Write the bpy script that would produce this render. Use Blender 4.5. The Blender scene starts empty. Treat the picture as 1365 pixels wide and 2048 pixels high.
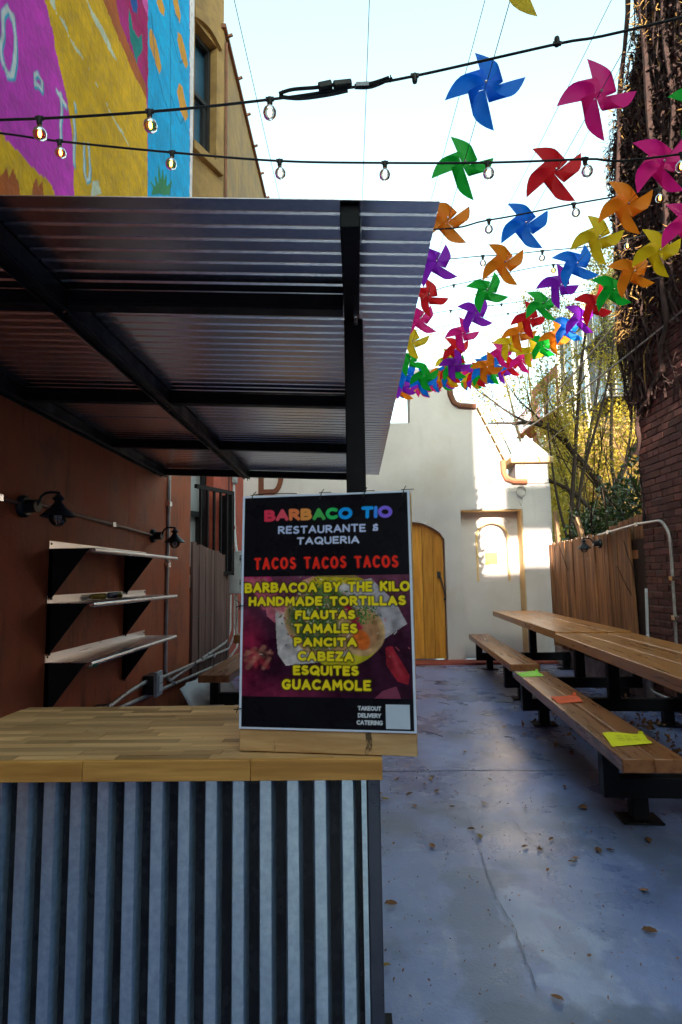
import bpy, bmesh, math, random
import numpy as np
from mathutils import Vector, Matrix, noise as mnoise
R = math.radians
random.seed(7)
S = bpy.context.scene
COL = S.collection

# ---------------------------------------------------------------- camera
cam_data = bpy.data.cameras.new("camera")
cam = bpy.data.objects.new("camera", cam_data)
COL.objects.link(cam)
yaw, pitch, roll = 0.02357, 0.10892, -0.01483
cy, sy, cp, sp = math.cos(yaw), math.sin(yaw), math.cos(pitch), math.sin(pitch)
f0 = Vector((-sy, cy, 0)); r0 = Vector((cy, sy, 0)); u0 = Vector((0, 0, 1))
fw = f0 * cp + u0 * sp; up = u0 * cp - f0 * sp
rt = r0 * math.cos(roll) + up * math.sin(roll); up2 = up * math.cos(roll) - r0 * math.sin(roll)
M = Matrix((rt, up2, -fw)).transposed().to_4x4()
M.translation = Vector((0, 0, 1.25))
cam.matrix_world = M
cam_data.sensor_fit = 'VERTICAL'
cam_data.sensor_height = 36.0
cam_data.lens = 1200 / 2048 * 36
cam_data.clip_start = 0.02
cam_data.clip_end = 900
S.camera = cam

# ---------------------------------------------------------------- sky, sun, exposure
world = bpy.data.worlds.new("World"); S.world = world
world.use_nodes = True
wn = world.node_tree.nodes; wl = world.node_tree.links
bg = wn.get("Background") or wn.new("ShaderNodeBackground")
sky = wn.new("ShaderNodeTexSky"); sky.sky_type = 'NISHITA'; sky.sun_disc = False
SUN_EL, SUN_AZ = 18.0, 3.0        # azimuth of travel, from +Y towards +X
sky.sun_elevation = R(SUN_EL); sky.sun_rotation = R(180 + SUN_AZ)
sky.air_density = 1.0; sky.dust_density = 3.0; sky.ozone_density = 1.0
hz = wn.new("ShaderNodeHueSaturation"); hz.inputs['Saturation'].default_value = 0.62     # thin bright haze over the whole sky
tn = wn.new("ShaderNodeMix"); tn.data_type = 'RGBA'; tn.blend_type = 'MULTIPLY'; tn.inputs[0].default_value = 1.0; tn.inputs[7].default_value = (0.80, 1.0, 0.86, 1)
wl.new(sky.outputs[0], hz.inputs['Color']); wl.new(hz.outputs[0], tn.inputs[6]); wl.new(tn.outputs[2], bg.inputs[0]); bg.inputs[1].default_value = 0.15
out = wn.get("World Output") or wn.new("ShaderNodeOutputWorld")
wl.new(bg.outputs[0], out.inputs[0])
sd = bpy.data.lights.new("sun", 'SUN'); sd.energy = 4.0; sd.angle = R(0.5); sd.color = (1.0, 0.86, 0.66)
sun = bpy.data.objects.new("sun", sd); COL.objects.link(sun)
a, e = R(SUN_AZ), R(SUN_EL)
sdir = Vector((math.sin(a) * math.cos(e), math.cos(a) * math.cos(e), -math.sin(e)))
sun.rotation_euler = sdir.to_track_quat('-Z', 'Y').to_euler()
sun.location = (-4, -14, 14)
S.view_settings.view_transform = 'Standard'
S.view_settings.look = 'None'
S.view_settings.exposure = 2.45
S.view_settings.gamma = 1.0
S.view_settings.use_curve_mapping = False
S.cycles.max_bounces = 7
S.cycles.transparent_max_bounces = 16

# ---------------------------------------------------------------- helpers
def link(o): COL.objects.link(o); return o

class MB:
    """collects shapes and builds ONE mesh object"""
    def __init__(s): s.v = []; s.f = []; s.mi = []; s.cm = 0
    def add(s, vs, fs):
        n = len(s.v); s.v += [tuple(p) for p in vs]
        for f in fs: s.f.append(tuple(i + n for i in f)); s.mi.append(s.cm)
        return s
    def box(s, x0, x1, y0, y1, z0, z1, M=None):
        vs = [Vector((x, y, z)) for x in (x0, x1) for y in (y0, y1) for z in (z0, z1)]
        if M is not None: vs = [M @ p for p in vs]
        return s.add(vs, [(0, 1, 3, 2), (4, 6, 7, 5), (0, 4, 5, 1), (2, 3, 7, 6), (0, 2, 6, 4), (1, 5, 7, 3)])
    def bar(s, p, q, w, h, up=(0, 0, 1)):
        p = Vector(p); q = Vector(q); d = (q - p).normalized()
        x = d.cross(Vector(up));
        if x.length < 1e-4: x = d.cross(Vector((0, 1, 0)))
        x.normalize(); z = x.cross(d)
        vs = [c + x * a * w / 2 + z * b * h / 2 for c in (p, q) for a in (-1, 1) for b in (-1, 1)]
        return s.add(vs, [(0, 1, 3, 2), (4, 6, 7, 5), (0, 4, 5, 1), (2, 3, 7, 6), (0, 2, 6, 4), (1, 5, 7, 3)])
    def tube(s, pts, r, n=6, caps=True):
        pts = [Vector(p) for p in pts]; N = len(pts)
        rs = r if isinstance(r, (list, tuple)) else [r] * N
        vs = []; prev = None
        for i, p in enumerate(pts):
            d = (pts[min(i + 1, N - 1)] - pts[max(i - 1, 0)])
            if d.length < 1e-9: d = Vector((0, 0, 1))
            d.normalize()
            if prev is None:
                x = d.cross(Vector((0, 0, 1)))
                if x.length < 1e-3: x = d.cross(Vector((0, 1, 0)))
            else: x = prev - d * prev.dot(d)
            x.normalize(); prev = x; y = d.cross(x)
            for k in range(n):
                t = 2 * math.pi * k / n
                vs.append(p + (x * math.cos(t) + y * math.sin(t)) * rs[i])
        fs = [(i * n + k, i * n + (k + 1) % n, (i + 1) * n + (k + 1) % n, (i + 1) * n + k) for i in range(N - 1) for k in range(n)]
        if caps: fs += [tuple(range(n))[::-1], tuple((N - 1) * n + k for k in range(n))]
        return s.add(vs, fs)
    def lathe(s, prof, c=(0, 0, 0), n=16, M=None):
        c = Vector(c); vs = []
        for r_, z_ in prof:
            for k in range(n):
                t = 2 * math.pi * k / n; p = Vector((r_ * math.cos(t), r_ * math.sin(t), z_))
                if M is not None: p = M @ p
                vs.append(p + c)
        fs = [(i * n + k, i * n + (k + 1) % n, (i + 1) * n + (k + 1) % n, (i + 1) * n + k) for i in range(len(prof) - 1) for k in range(n)]
        return s.add(vs, fs)
    def prism(s, poly, ax, a0, a1):
        """poly in the two axes that are not ax"""
        def P(p, t):
            return {'x': (t, p[0], p[1]), 'y': (p[0], t, p[1]), 'z': (p[0], p[1], t)}[ax]
        n = len(poly)
        vs = [P(p, a0) for p in poly] + [P(p, a1) for p in poly]
        fs = [tuple(range(n)), tuple(range(2 * n - 1, n - 1, -1))] + [(i, (i + 1) % n, n + (i + 1) % n, n + i) for i in range(n)]
        return s.add(vs, fs)
    def ball(s, c, r, n=10, m=7, sc=(1, 1, 1)):
        prof = [(max(1e-4, r * math.sin(math.pi * i / m)), -r * math.cos(math.pi * i / m)) for i in range(m + 1)]
        M = Matrix.Diagonal(Vector(sc)).to_4x4()
        return s.lathe(prof, c, n, M)
    def build(s, name, mat, parent=None, local=False, smooth=True, bevel=0, recalc=True, ang=40):
        me = bpy.data.meshes.new(name)
        me.from_pydata(s.v, [], s.f)
        mats = mat if isinstance(mat, (list, tuple)) else [mat]
        for m in mats: me.materials.append(m)
        if len(mats) > 1: me.polygons.foreach_set('material_index', s.mi)
        if recalc:
            bm = bmesh.new(); bm.from_mesh(me); bmesh.ops.recalc_face_normals(bm, faces=bm.faces); bm.to_mesh(me); bm.free()
        if smooth:
            me.polygons.foreach_set('use_smooth', [True] * len(me.polygons))
            me.set_sharp_from_angle(angle=R(ang))
        return place(name, me, parent, local, bevel)

def place(name, me, parent=None, local=False, bevel=0):
    o = bpy.data.objects.new(name, me); link(o)
    if parent is None:
        n = len(me.vertices); co = np.empty(n * 3, dtype=np.float32); me.vertices.foreach_get('co', co); co = co.reshape(-1, 3)
        lo, hi = co.min(0), co.max(0); base = Vector(((lo[0] + hi[0]) / 2, (lo[1] + hi[1]) / 2, lo[2]))
        if not local: me.transform(Matrix.Translation(-base)); o.location = base
    else:
        if not local:
            t = Vector((0, 0, 0)); q = parent
            while q is not None: t += q.location; q = q.parent
            me.transform(Matrix.Translation(-t))
        o.parent = parent
    if bevel:
        b = o.modifiers.new('bevel', 'BEVEL'); b.width = bevel; b.segments = 2; b.limit_method = 'ANGLE'; b.angle_limit = R(50)
    return o

def tag(o, label=None, cat=None, group=None, kind=None):
    if label: o['label'] = label
    if cat: o['category'] = cat
    if group: o['group'] = group
    if kind: o['kind'] = kind
    return o

def thing(name, label, cat, loc=(0, 0, 0), group=None, rz=0):
    o = bpy.data.objects.new(name, None); link(o); o.location = loc; o.rotation_euler.z = rz
    o.empty_display_size = 0.1
    return tag(o, label, cat, group)

def dup(o, parent=None):
    c = o.copy(); COL.objects.link(c)
    if parent is not None: c.parent = parent
    for ch in [x for x in KIDS.get(o.name, [])]: dup(ch, c)
    return c
KIDS = {}
def reg(root):
    for ch in root.children_recursive: KIDS.setdefault(ch.parent.name, []).append(ch)

# ---------------------------------------------------------------- materials
def mat(name, c1, c2=None, scale=6, rough=.6, metal=0, bump=.15, bscale=80, stretch=(1, 1, 1), rnd=0.0, spec=.22, coat=0, c3=None, rvar=.12, contrast=(.35, .65), bdist=.004, sub=None, detail=6, bstretch=None):
    m = bpy.data.materials.new(name); m.use_nodes = True
    N = m.node_tree.nodes; L = m.node_tree.links
    b = N['Principled BSDF']
    tc = N.new('ShaderNodeTexCoord'); mp = N.new('ShaderNodeMapping'); mp.inputs['Scale'].default_value = stretch
    oi = N.new('ShaderNodeObjectInfo'); mul = N.new('ShaderNodeMath'); mul.operation = 'MULTIPLY'; mul.inputs[1].default_value = 37.0
    L.new(oi.outputs['Random'], mul.inputs[0])
    L.new(tc.outputs['Object'], mp.inputs[0])
    ad = N.new('ShaderNodeVectorMath'); ad.operation = 'ADD'; L.new(mp.outputs[0], ad.inputs[0]); L.new(mul.outputs[0], ad.inputs[1])
    n1 = N.new('ShaderNodeTexNoise'); n1.inputs['Scale'].default_value = scale; n1.inputs['Detail'].default_value = detail; n1.inputs['Roughness'].default_value = .6
    L.new(ad.outputs[0], n1.inputs['Vector'])
    cr = N.new('ShaderNodeValToRGB'); L.new(n1.outputs['Fac'], cr.inputs[0])
    c2 = c2 or tuple(x * .75 for x in c1)
    e = cr.color_ramp.elements
    e[0].position, e[1].position = contrast
    e[0].color = (*c2, 1); e[1].color = (*c1, 1)
    if c3: k = cr.color_ramp.elements.new(sum(contrast) / 2 - .06); k.color = (*c3, 1)
    colout = cr.outputs[0]
    if rnd:
        hs = N.new('ShaderNodeHueSaturation'); mr = N.new('ShaderNodeMapRange')
        L.new(oi.outputs['Random'], mr.inputs[0]); mr.inputs[3].default_value = 1 - rnd; mr.inputs[4].default_value = 1 + rnd
        L.new(mr.outputs[0], hs.inputs['Value']); L.new(colout, hs.inputs['Color']); colout = hs.outputs[0]
    L.new(colout, b.inputs['Base Color'])
    n2 = N.new('ShaderNodeTexNoise'); n2.inputs['Scale'].default_value = bscale; n2.inputs['Detail'].default_value = 5
    if bstretch:
        mp2 = N.new('ShaderNodeMapping'); mp2.inputs['Scale'].default_value = bstretch; L.new(tc.outputs['Object'], mp2.inputs[0]); L.new(mp2.outputs[0], n2.inputs['Vector'])
    else: L.new(ad.outputs[0], n2.inputs['Vector'])
    if bump:
        bp = N.new('ShaderNodeBump'); bp.inputs['Strength'].default_value = bump; bp.inputs['Distance'].default_value = bdist
        L.new(n2.outputs['Fac'], bp.inputs['Height']); L.new(bp.outputs[0], b.inputs['Normal'])
    rr = N.new('ShaderNodeMapRange'); L.new(n1.outputs['Fac'], rr.inputs[0])
    rr.inputs[1].default_value = .3; rr.inputs[2].default_value = .7
    rr.inputs[3].default_value = max(.03, rough - rvar); rr.inputs[4].default_value = min(1, rough + rvar)
    L.new(rr.outputs[0], b.inputs['Roughness'])
    b.inputs['Metallic'].default_value = metal
    b.inputs['Specular IOR Level'].default_value = spec
    b.inputs['Coat Weight'].default_value = coat
    b.inputs['Coat Roughness'].default_value = .15
    return m

def paint_mat(name, rough=.6, bump=.1, bscale=60, coat=0, var=.25, spec=.1):
    """flat print held in the colour attribute 'print', with a little wear"""
    m = mat(name, (1, 1, 1), (1 - var,) * 3, scale=14, rough=rough, bump=bump, bscale=bscale, coat=coat, spec=spec)
    N = m.node_tree.nodes; L = m.node_tree.links; b = N['Principled BSDF']
    src = b.inputs['Base Color'].links[0].from_socket
    at = N.new('ShaderNodeAttribute'); at.attribute_name = 'print'
    mx = N.new('ShaderNodeMix'); mx.data_type = 'RGBA'; mx.blend_type = 'MULTIPLY'; mx.inputs[0].default_value = 1
    L.new(at.outputs['Color'], mx.inputs[6]); L.new(src, mx.inputs[7]); L.new(mx.outputs[2], b.inputs['Base Color'])
    return m

def glow_mat(name, col, strength):
    m = bpy.data.materials.new(name); m.use_nodes = True; b = m.node_tree.nodes['Principled BSDF']
    b.inputs['Base Color'].default_value = (*col, 1); b.inputs['Emission Color'].default_value = (*col, 1); b.inputs['Emission Strength'].default_value = strength
    return m

def thin_glass(name, tint=(1, 1, 1), refl=.9, ior=1.45, base=.0):
    m = bpy.data.materials.new(name); m.use_nodes = True; N = m.node_tree.nodes; L = m.node_tree.links
    N.remove(N['Principled BSDF']); o = N['Material Output']
    t = N.new('ShaderNodeBsdfTransparent'); t.inputs[0].default_value = (*tint, 1)
    g = N.new('ShaderNodeBsdfGlossy'); g.inputs['Roughness'].default_value = .03
    fr = N.new('ShaderNodeFresnel'); fr.inputs[0].default_value = ior
    mx = N.new('ShaderNodeMixShader'); L.new(fr.outputs[0], mx.inputs[0]); L.new(t.outputs[0], mx.inputs[1]); L.new(g.outputs[0], mx.inputs[2])
    L.new(mx.outputs[0], o.inputs[0])
    return m

def leaf_mat(name, c1, c2, trans=.35, scale=3, rough=.5, gloss=.5):
    m = mat(name, c1, c2, scale=scale, rough=rough, bump=0, spec=gloss)
    N = m.node_tree.nodes; L = m.node_tree.links; b = N['Principled BSDF']; o = N['Material Output']
    tr = N.new('ShaderNodeBsdfTranslucent'); L.new(b.inputs['Base Color'].links[0].from_socket, tr.inputs[0])
    mx = N.new('ShaderNodeMixShader'); mx.inputs[0].default_value = trans
    L.new(b.outputs[0], mx.inputs[1]); L.new(tr.outputs[0], mx.inputs[2]); L.new(mx.outputs[0], o.inputs[0])
    return m

def stucco_bump(m, scale=45, strength=.35, dist=.01):
    N = m.node_tree.nodes; L = m.node_tree.links; b = N['Principled BSDF']
    bp = N.new('ShaderNodeBump'); n = N.new('ShaderNodeTexNoise'); n.inputs['Scale'].default_value = scale; n.inputs['Detail'].default_value = 8
    tc = N.new('ShaderNodeTexCoord'); L.new(tc.outputs['Object'], n.inputs['Vector'])
    bp.inputs['Strength'].default_value = strength; bp.inputs['Distance'].default_value = dist
    L.new(n.outputs['Fac'], bp.inputs['Height'])
    if b.inputs['Normal'].links: L.new(b.inputs['Normal'].links[0].from_socket, bp.inputs['Normal'])
    L.new(bp.outputs[0], b.inputs['Normal'])
    return m

def overlay(m, col, scale, lo, hi, stretch=(1, 1, 1), amount=1.0, off=(0, 0, 0)):
    """stains / patches laid over a material's base colour by a stretched noise"""
    N = m.node_tree.nodes; L = m.node_tree.links; b = N['Principled BSDF']
    src = b.inputs['Base Color'].links[0].from_socket
    tc = N.new('ShaderNodeTexCoord'); mp = N.new('ShaderNodeMapping'); mp.inputs['Scale'].default_value = stretch; mp.inputs['Location'].default_value = off
    L.new(tc.outputs['Object'], mp.inputs[0])
    n = N.new('ShaderNodeTexNoise'); n.inputs['Scale'].default_value = scale; n.inputs['Detail'].default_value = 7; n.inputs['Roughness'].default_value = .65
    L.new(mp.outputs[0], n.inputs['Vector'])
    mr = N.new('ShaderNodeMapRange'); mr.inputs[1].default_value = lo; mr.inputs[2].default_value = hi; mr.inputs[4].default_value = amount
    L.new(n.outputs['Fac'], mr.inputs[0])
    mx = N.new('ShaderNodeMix'); mx.data_type = 'RGBA'; L.new(mr.outputs[0], mx.inputs[0]); L.new(src, mx.inputs[6]); mx.inputs[7].default_value = (*col, 1)
    L.new(mx.outputs[2], b.inputs['Base Color'])
    return m

def worn_spot(m, col, c, rx, ry, rot=0, amount=.7, edge=.25, soft=.18, nscale=5):
    """a worn or repaired spot of the floor with an uneven soft outline"""
    N = m.node_tree.nodes; L = m.node_tree.links; b = N['Principled BSDF']
    src = b.inputs['Base Color'].links[0].from_socket
    tc = N.new('ShaderNodeTexCoord'); mp = N.new('ShaderNodeMapping'); mp.vector_type = 'TEXTURE'
    mp.inputs['Location'].default_value = (c[0], c[1], 0); mp.inputs['Rotation'].default_value = (0, 0, R(rot)); mp.inputs['Scale'].default_value = (rx, ry, 1)
    L.new(tc.outputs['Object'], mp.inputs[0])
    ln = N.new('ShaderNodeVectorMath'); ln.operation = 'LENGTH'; L.new(mp.outputs[0], ln.inputs[0])
    n = N.new('ShaderNodeTexNoise'); n.inputs['Scale'].default_value = nscale; n.inputs['Detail'].default_value = 8; L.new(tc.outputs['Object'], n.inputs['Vector'])
    ma = N.new('ShaderNodeMath'); ma.operation = 'MULTIPLY_ADD'; ma.inputs[1].default_value = edge * 4; L.new(n.outputs['Fac'], ma.inputs[0]); L.new(ln.outputs['Value'], ma.inputs[2])
    mr = N.new('ShaderNodeMapRange'); mr.interpolation_type = 'SMOOTHSTEP'; k = 1 + edge * 2
    mr.inputs[1].default_value = k - soft; mr.inputs[2].default_value = k + soft; mr.inputs[3].default_value = amount; mr.inputs[4].default_value = 0
    L.new(ma.outputs[0], mr.inputs[0])
    mx = N.new('ShaderNodeMix'); mx.data_type = 'RGBA'; L.new(mr.outputs[0], mx.inputs[0]); L.new(src, mx.inputs[6]); mx.inputs[7].default_value = (*col, 1)
    L.new(mx.outputs[2], b.inputs['Base Color'])
K = {}
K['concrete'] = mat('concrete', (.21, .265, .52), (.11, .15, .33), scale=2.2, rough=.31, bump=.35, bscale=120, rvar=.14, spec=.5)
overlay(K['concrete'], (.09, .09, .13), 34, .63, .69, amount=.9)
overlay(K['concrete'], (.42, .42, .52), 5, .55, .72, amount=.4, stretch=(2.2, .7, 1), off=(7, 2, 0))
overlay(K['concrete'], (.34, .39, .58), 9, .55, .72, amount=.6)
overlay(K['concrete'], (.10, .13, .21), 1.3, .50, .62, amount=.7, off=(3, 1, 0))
worn_spot(K['concrete'], (.10, .14, .25), (.47, 2.38), .16, .42, -8, .75, .85, .30, 4)
worn_spot(K['concrete'], (.12, .16, .28), (.70, 2.80), .16, .07, 0, .6, .7, .25, 6)
worn_spot(K['concrete'], (.36, .41, .62), (.66, 2.24), .125, .30, 6, .62, .75, .22, 6)
worn_spot(K['concrete'], (.17, .19, .33), (.72, 2.18), .05, .22, 12, .5, .8, .3, 7)
worn_spot(K['concrete'], (.10, .13, .22), (1.1, 1.72), .8, .23, 0, .8, .45, .10, 4)
worn_spot(K['concrete'], (.34, .38, .58), (.75, 3.5), .22, .7, 5, .3, .8, .4)
K['concrete_light'] = mat('concrete_light', (.28, .33, .56), (.17, .21, .39), scale=5, rough=.5, bump=.2, bscale=120)
K['concrete_stain'] = mat('concrete_stain', (.18, .22, .40), (.11, .145, .28), scale=6, rough=.34, bump=.3, bscale=120)
K['concrete_dark'] = mat('concrete_dark', (.13, .17, .27), (.07, .10, .17), scale=4, rough=.45, bump=.2, bscale=120)
K['curb'] = mat('curb', (.45, .42, .42), (.22, .19, .19), scale=6, rough=.8, bump=.4)
K['red_paint'] = mat('red_paint', (.34, .07, .05), (.22, .05, .04), scale=12, rough=.6)
K['redwall'] = stucco_bump(mat('redwall', (.42, .10, .042), (.22, .052, .026), scale=3, rough=.62, bump=.3, bscale=160, c3=(.33, .085, .036)), 30, .35, .008)
overlay(K['redwall'], (.09, .03, .016), 3, .54, .72, stretch=(1, 3.5, .5), amount=.8)
overlay(K['redwall'], (.52, .17, .075), 1.6, .55, .75, amount=.55, off=(0, 5, 3))
overlay(K['redwall'], (.05, .018, .012), 38, .66, .71, amount=.7)
K['redwall2'] = stucco_bump(mat('redwall2', (.52, .12, .08), (.38, .08, .06), scale=4, rough=.7, bump=.3, bscale=160), 30, .3, .006)
K['ochre'] = stucco_bump(mat('ochre', (.36, .22, .09), (.22, .13, .055), scale=3, rough=.8, bump=.3, bscale=60), 12, .4, .02)
overlay(K['ochre'], (.16, .09, .035), 2.2, .58, .72, stretch=(2, 4, .4), amount=.85)
K['white_plaster'] = stucco_bump(mat('white_plaster', (.62, .57, .60), (.53, .49, .515), scale=1.3, rough=.85, bump=.25, bscale=120, rvar=.05), 38, .35, .006)
overlay(K['white_plaster'], (.40, .36, .36), 2.5, .58, .75, stretch=(1.6, 1, .22), amount=.55)
overlay(K['white_plaster'], (.50, .43, .38), 1.2, .55, .72, amount=.5, off=(4, 0, 2))
K['cream_trim'] = mat('cream_trim', (.72, .52, .28), (.6, .42, .22), scale=6, rough=.8)
K['terracotta'] = mat('terracotta', (.45, .17, .09), (.30, .11, .07), scale=6, rough=.7)
K['brown_trim'] = mat('brown_trim', (.22, .09, .06), (.14, .06, .04), scale=6, rough=.7)
K['letter'] = mat('letter', (.19, .06, .035), (.13, .045, .03), scale=8, rough=.7)
K['brick'] = mat('brick', (.15, .066, .056), (.07, .034, .032), scale=9, rough=.8, bump=.6, bscale=90, rnd=.38, c3=(.115, .048, .043))
K['mortar'] = mat('mortar', (.34, .28, .26), (.18, .15, .14), scale=14, rough=.95, bump=.6, bscale=90)
K['black_steel'] = mat('black_steel', (.008, .008, .011), (.012, .011, .014), scale=9, rough=.45, bump=.12, bscale=200, spec=.12)
K['grey_steel'] = mat('grey_steel', (.10, .11, .15), (.06, .07, .10), scale=7, rough=.35, metal=.7, bump=.1)
K['galv'] = mat('galv', (.66, .80, .92), (.50, .63, .76), scale=70, rough=.33, metal=.9, bump=.07, bscale=90, rvar=.05, bdist=.002, detail=3)
K['galv_roof'] = mat('galv_roof', (.78, .78, .84), (.66, .66, .72), scale=60, rough=.24, metal=1, bump=.015, bscale=30, rvar=.03, bdist=.002, detail=3)
K['stainless'] = mat('stainless', (.80, .76, .76), (.68, .65, .66), scale=6, rough=.33, metal=.9, bump=.06, bscale=90, stretch=(1, .05, 1))
K['black_back'] = mat('black_back', (.02, .022, .03), (.012, .012, .016), scale=14, rough=.25, metal=.3, bump=.1)
K['stave'] = mat('stave', (.72, .45, .22), (.46, .26, .11), scale=9, rough=.38, bump=.12, bscale=60, stretch=(.22, 3, 3), rnd=.34, coat=.15)
K['edge_wood'] = mat('edge_wood', (.70, .36, .095), (.42, .19, .045), scale=9, rough=.42, bump=.15, bscale=60, stretch=(.3, 3, 5), rnd=.15, coat=.1)
K['pine'] = mat('pine', (.68, .43, .21), (.46, .26, .11), scale=8, rough=.6, bump=.15, bscale=50, stretch=(.6, 1, 5))
overlay(K['pine'], (.05, .035, .02), 8, .64, .68, stretch=(2.5, 1, .8), amount=.9)
K['door_wood'] = mat('door_wood', (.70, .31, .04), (.48, .18, .02), scale=6, rough=.45, bump=.15, bscale=50, stretch=(4, 1, .35), rnd=.12, coat=.2)
overlay(K['door_wood'], (.10, .03, .008), 7, .66, .71, stretch=(1.6, 1, .8), amount=.9)
K['table_wood'] = mat('table_wood', (.52, .22, .055), (.33, .12, .03), scale=5, rough=.34, bump=.03, bscale=40, stretch=(5, .35, 5), rnd=.1, coat=.25, spec=.3)
overlay(K['table_wood'], (.12, .045, .018), 9, .66, .80, stretch=(3, .8, 1), amount=.3)
K['bench_wood'] = mat('bench_wood', (.34, .135, .05), (.22, .08, .03), scale=5, rough=.32, bump=.04, bscale=40, stretch=(5, .35, 5), rnd=.1, coat=.3)
overlay(K['bench_wood'], (.50, .30, .16), 14, .66, .76, stretch=(5, .5, 1), amount=.22)
K['fence_wood'] = mat('fence_wood', (.42, .20, .085), (.14, .06, .032), scale=5, rough=.7, bump=.5, bscale=40, stretch=(3, 5, .35), rnd=.3, bdist=.006)
K['fence_grey'] = mat('fence_grey', (.21, .12, .105), (.10, .055, .05), scale=5, rough=.8, bump=.5, bscale=40, stretch=(3, 5, .35), rnd=.2, bdist=.006)
K['post_wood'] = mat('post_wood', (.35, .22, .12), (.2, .12, .07), scale=5, rough=.8, stretch=(3, 3, .4))
K['white_metal'] = mat('white_metal', (.62, .63, .66), (.5, .5, .53), scale=12, rough=.4, bump=.1)
K['grey_box'] = mat('grey_box', (.36, .39, .43), (.28, .31, .34), scale=9, rough=.45)
K['conduit'] = mat('conduit', (.55, .54, .55), (.34, .32, .32), scale=14, rough=.38, metal=.6)
K['rust_pipe'] = mat('rust_pipe', (.24, .12, .08), (.13, .07, .05), scale=14, rough=.5, metal=.3)
K['pvc'] = mat('pvc', (.62, .66, .72), (.5, .53, .58), scale=8, rough=.45)
K['cable'] = mat('cable', (.015, .018, .022), (.008, .009, .012), scale=20, rough=.5)
K['cord'] = mat('cord', (.05, .09, .09), (.03, .05, .05), scale=20, rough=.6)
K['steel_cord'] = mat('steel_cord', (.35, .32, .30), (.2, .18, .17), scale=20, rough=.5)
K['socket'] = mat('socket', (.02, .018, .02), (.012, .012, .012), scale=20, rough=.5)
K['brass'] = mat('brass', (.30, .16, .08), (.2, .1, .05), scale=20, rough=.4, metal=.8)
K['bulb_glass'] = thin_glass('bulb_glass', (.66, .61, .57), ior=1.5)
K['bulb_amber'] = thin_glass('bulb_amber', (1, .66, .30))
K['filament'] = glow_mat('filament', (1, .70, .35), 10)
K['filament_amber'] = glow_mat('filament_amber', (1, .42, .09), 7)
K['lamp_glass'] = thin_glass('lamp_glass', (.85, .85, .85), ior=1.7)
K['lamp_black'] = mat('lamp_black', (.012, .014, .02), (.02, .022, .03), scale=15, rough=.35, bump=.05)
K['window_glass'] = mat('window_glass', (.05, .13, .22), (.03, .07, .13), scale=1.5, rough=.06, bump=0, metal=.0, spec=.9, rvar=.02)
K['curtain'] = mat('curtain', (.55, .56, .58), (.42, .43, .45), scale=3, rough=.8, stretch=(6, 6, .3))
K['dark_frame'] = mat('dark_frame', (.03, .03, .035), (.02, .02, .022), scale=9, rough=.5)
K['chrome'] = mat('chrome', (.8, .8, .8), (.7, .7, .7), scale=9, rough=.2, metal=1, bump=0)
K['asphalt'] = mat('asphalt', (.06, .06, .06), (.04, .04, .04), scale=5, rough=.9)
K['soil'] = mat('soil', (.16, .11, .05), (.08, .055, .03), scale=2, rough=1, bump=.6, bscale=12)
K['hill'] = mat('hill', (.45, .30, .12), (.20, .16, .05), scale=3.5, rough=1, bump=.8, bscale=9, c3=(.38, .27, .08), bdist=.08)
K['bark'] = mat('bark', (.055, .035, .028), (.03, .02, .016), scale=14, rough=.85, bump=.5, bscale=60)
K['pale_bark'] = mat('pale_bark', (.50, .36, .22), (.34, .23, .14), scale=10, rough=.85)
K['vine_dark'] = mat('vine_dark', (.060, .034, .032), (.022, .013, .014), scale=10, rough=.9)
K['vine_sunlit'] = mat('vine_sunlit', (.34, .20, .06), (.16, .085, .03), scale=18, rough=.8)  # sunlight on the twig tips put into the colour of the same vine
K['leaf_yellow'] = leaf_mat('leaf_yellow', (.44, .32, .028), (.20, .16, .016), .45, scale=2.5)
K['leaf_tan'] = leaf_mat('leaf_tan', (.46, .30, .13), (.26, .15, .055), .4, scale=2.5)
K['leaf_green'] = leaf_mat('leaf_green', (.26, .26, .03), (.10, .12, .015), .4, scale=3)
K['laurel'] = leaf_mat('laurel', (.075, .13, .03), (.02, .05, .015), .2, scale=4, rough=.25, gloss=.6)
K['dry_leaf'] = mat('dry_leaf', (.26, .12, .05), (.13, .055, .03), scale=20, rough=.6, rnd=.4, bump=.2)
K['dry_leaf_yellow'] = mat('dry_leaf_yellow', (.42, .27, .05), (.28, .16, .04), scale=20, rough=.6, rnd=.2, bump=.2)
K['rear_grey'] = mat('rear_grey', (.15, .14, .16), (.09, .085, .10), scale=2, rough=.9, bump=.3)
K['rear_red'] = mat('rear_red', (.26, .07, .05), (.25, .09, .07), scale=2, rough=.9, bump=.3)
K['rear_trim'] = mat('rear_trim', (.75, .72, .68), (.6, .58, .55), scale=4, rough=.7)
K['iron'] = mat('iron', (.05, .05, .06), (.03, .03, .035), scale=9, rough=.5)
K['red_iron'] = mat('red_iron', (.35, .08, .05), (.2, .06, .04), scale=9, rough=.6)
K['zip'] = mat('zip', (.01, .01, .012), (.012, .012, .012), rough=.4)
K['bottle_green'] = mat('bottle_green', (.10, .22, .09), (.06, .14, .06), rough=.3)
K['bottle_yellow'] = mat('bottle_yellow', (.45, .34, .06), (.35, .25, .05), rough=.3)
K['bottle_blue'] = mat('bottle_blue', (.03, .04, .12), (.02, .03, .08), rough=.3)
K['tape_green'] = mat('tape_green', (.02, .22, .14), rough=.5)
PIN = {'blue': (.005, .20, .90), 'pink': (.75, .015, .26), 'green': (.008, .45, .04), 'red': (.68, .015, .025), 'orange': (.85, .24, .012), 'purple': (.30, .02, .60), 'yellow': (.72, .52, .012), 'magenta': (.72, .03, .45)}
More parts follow.
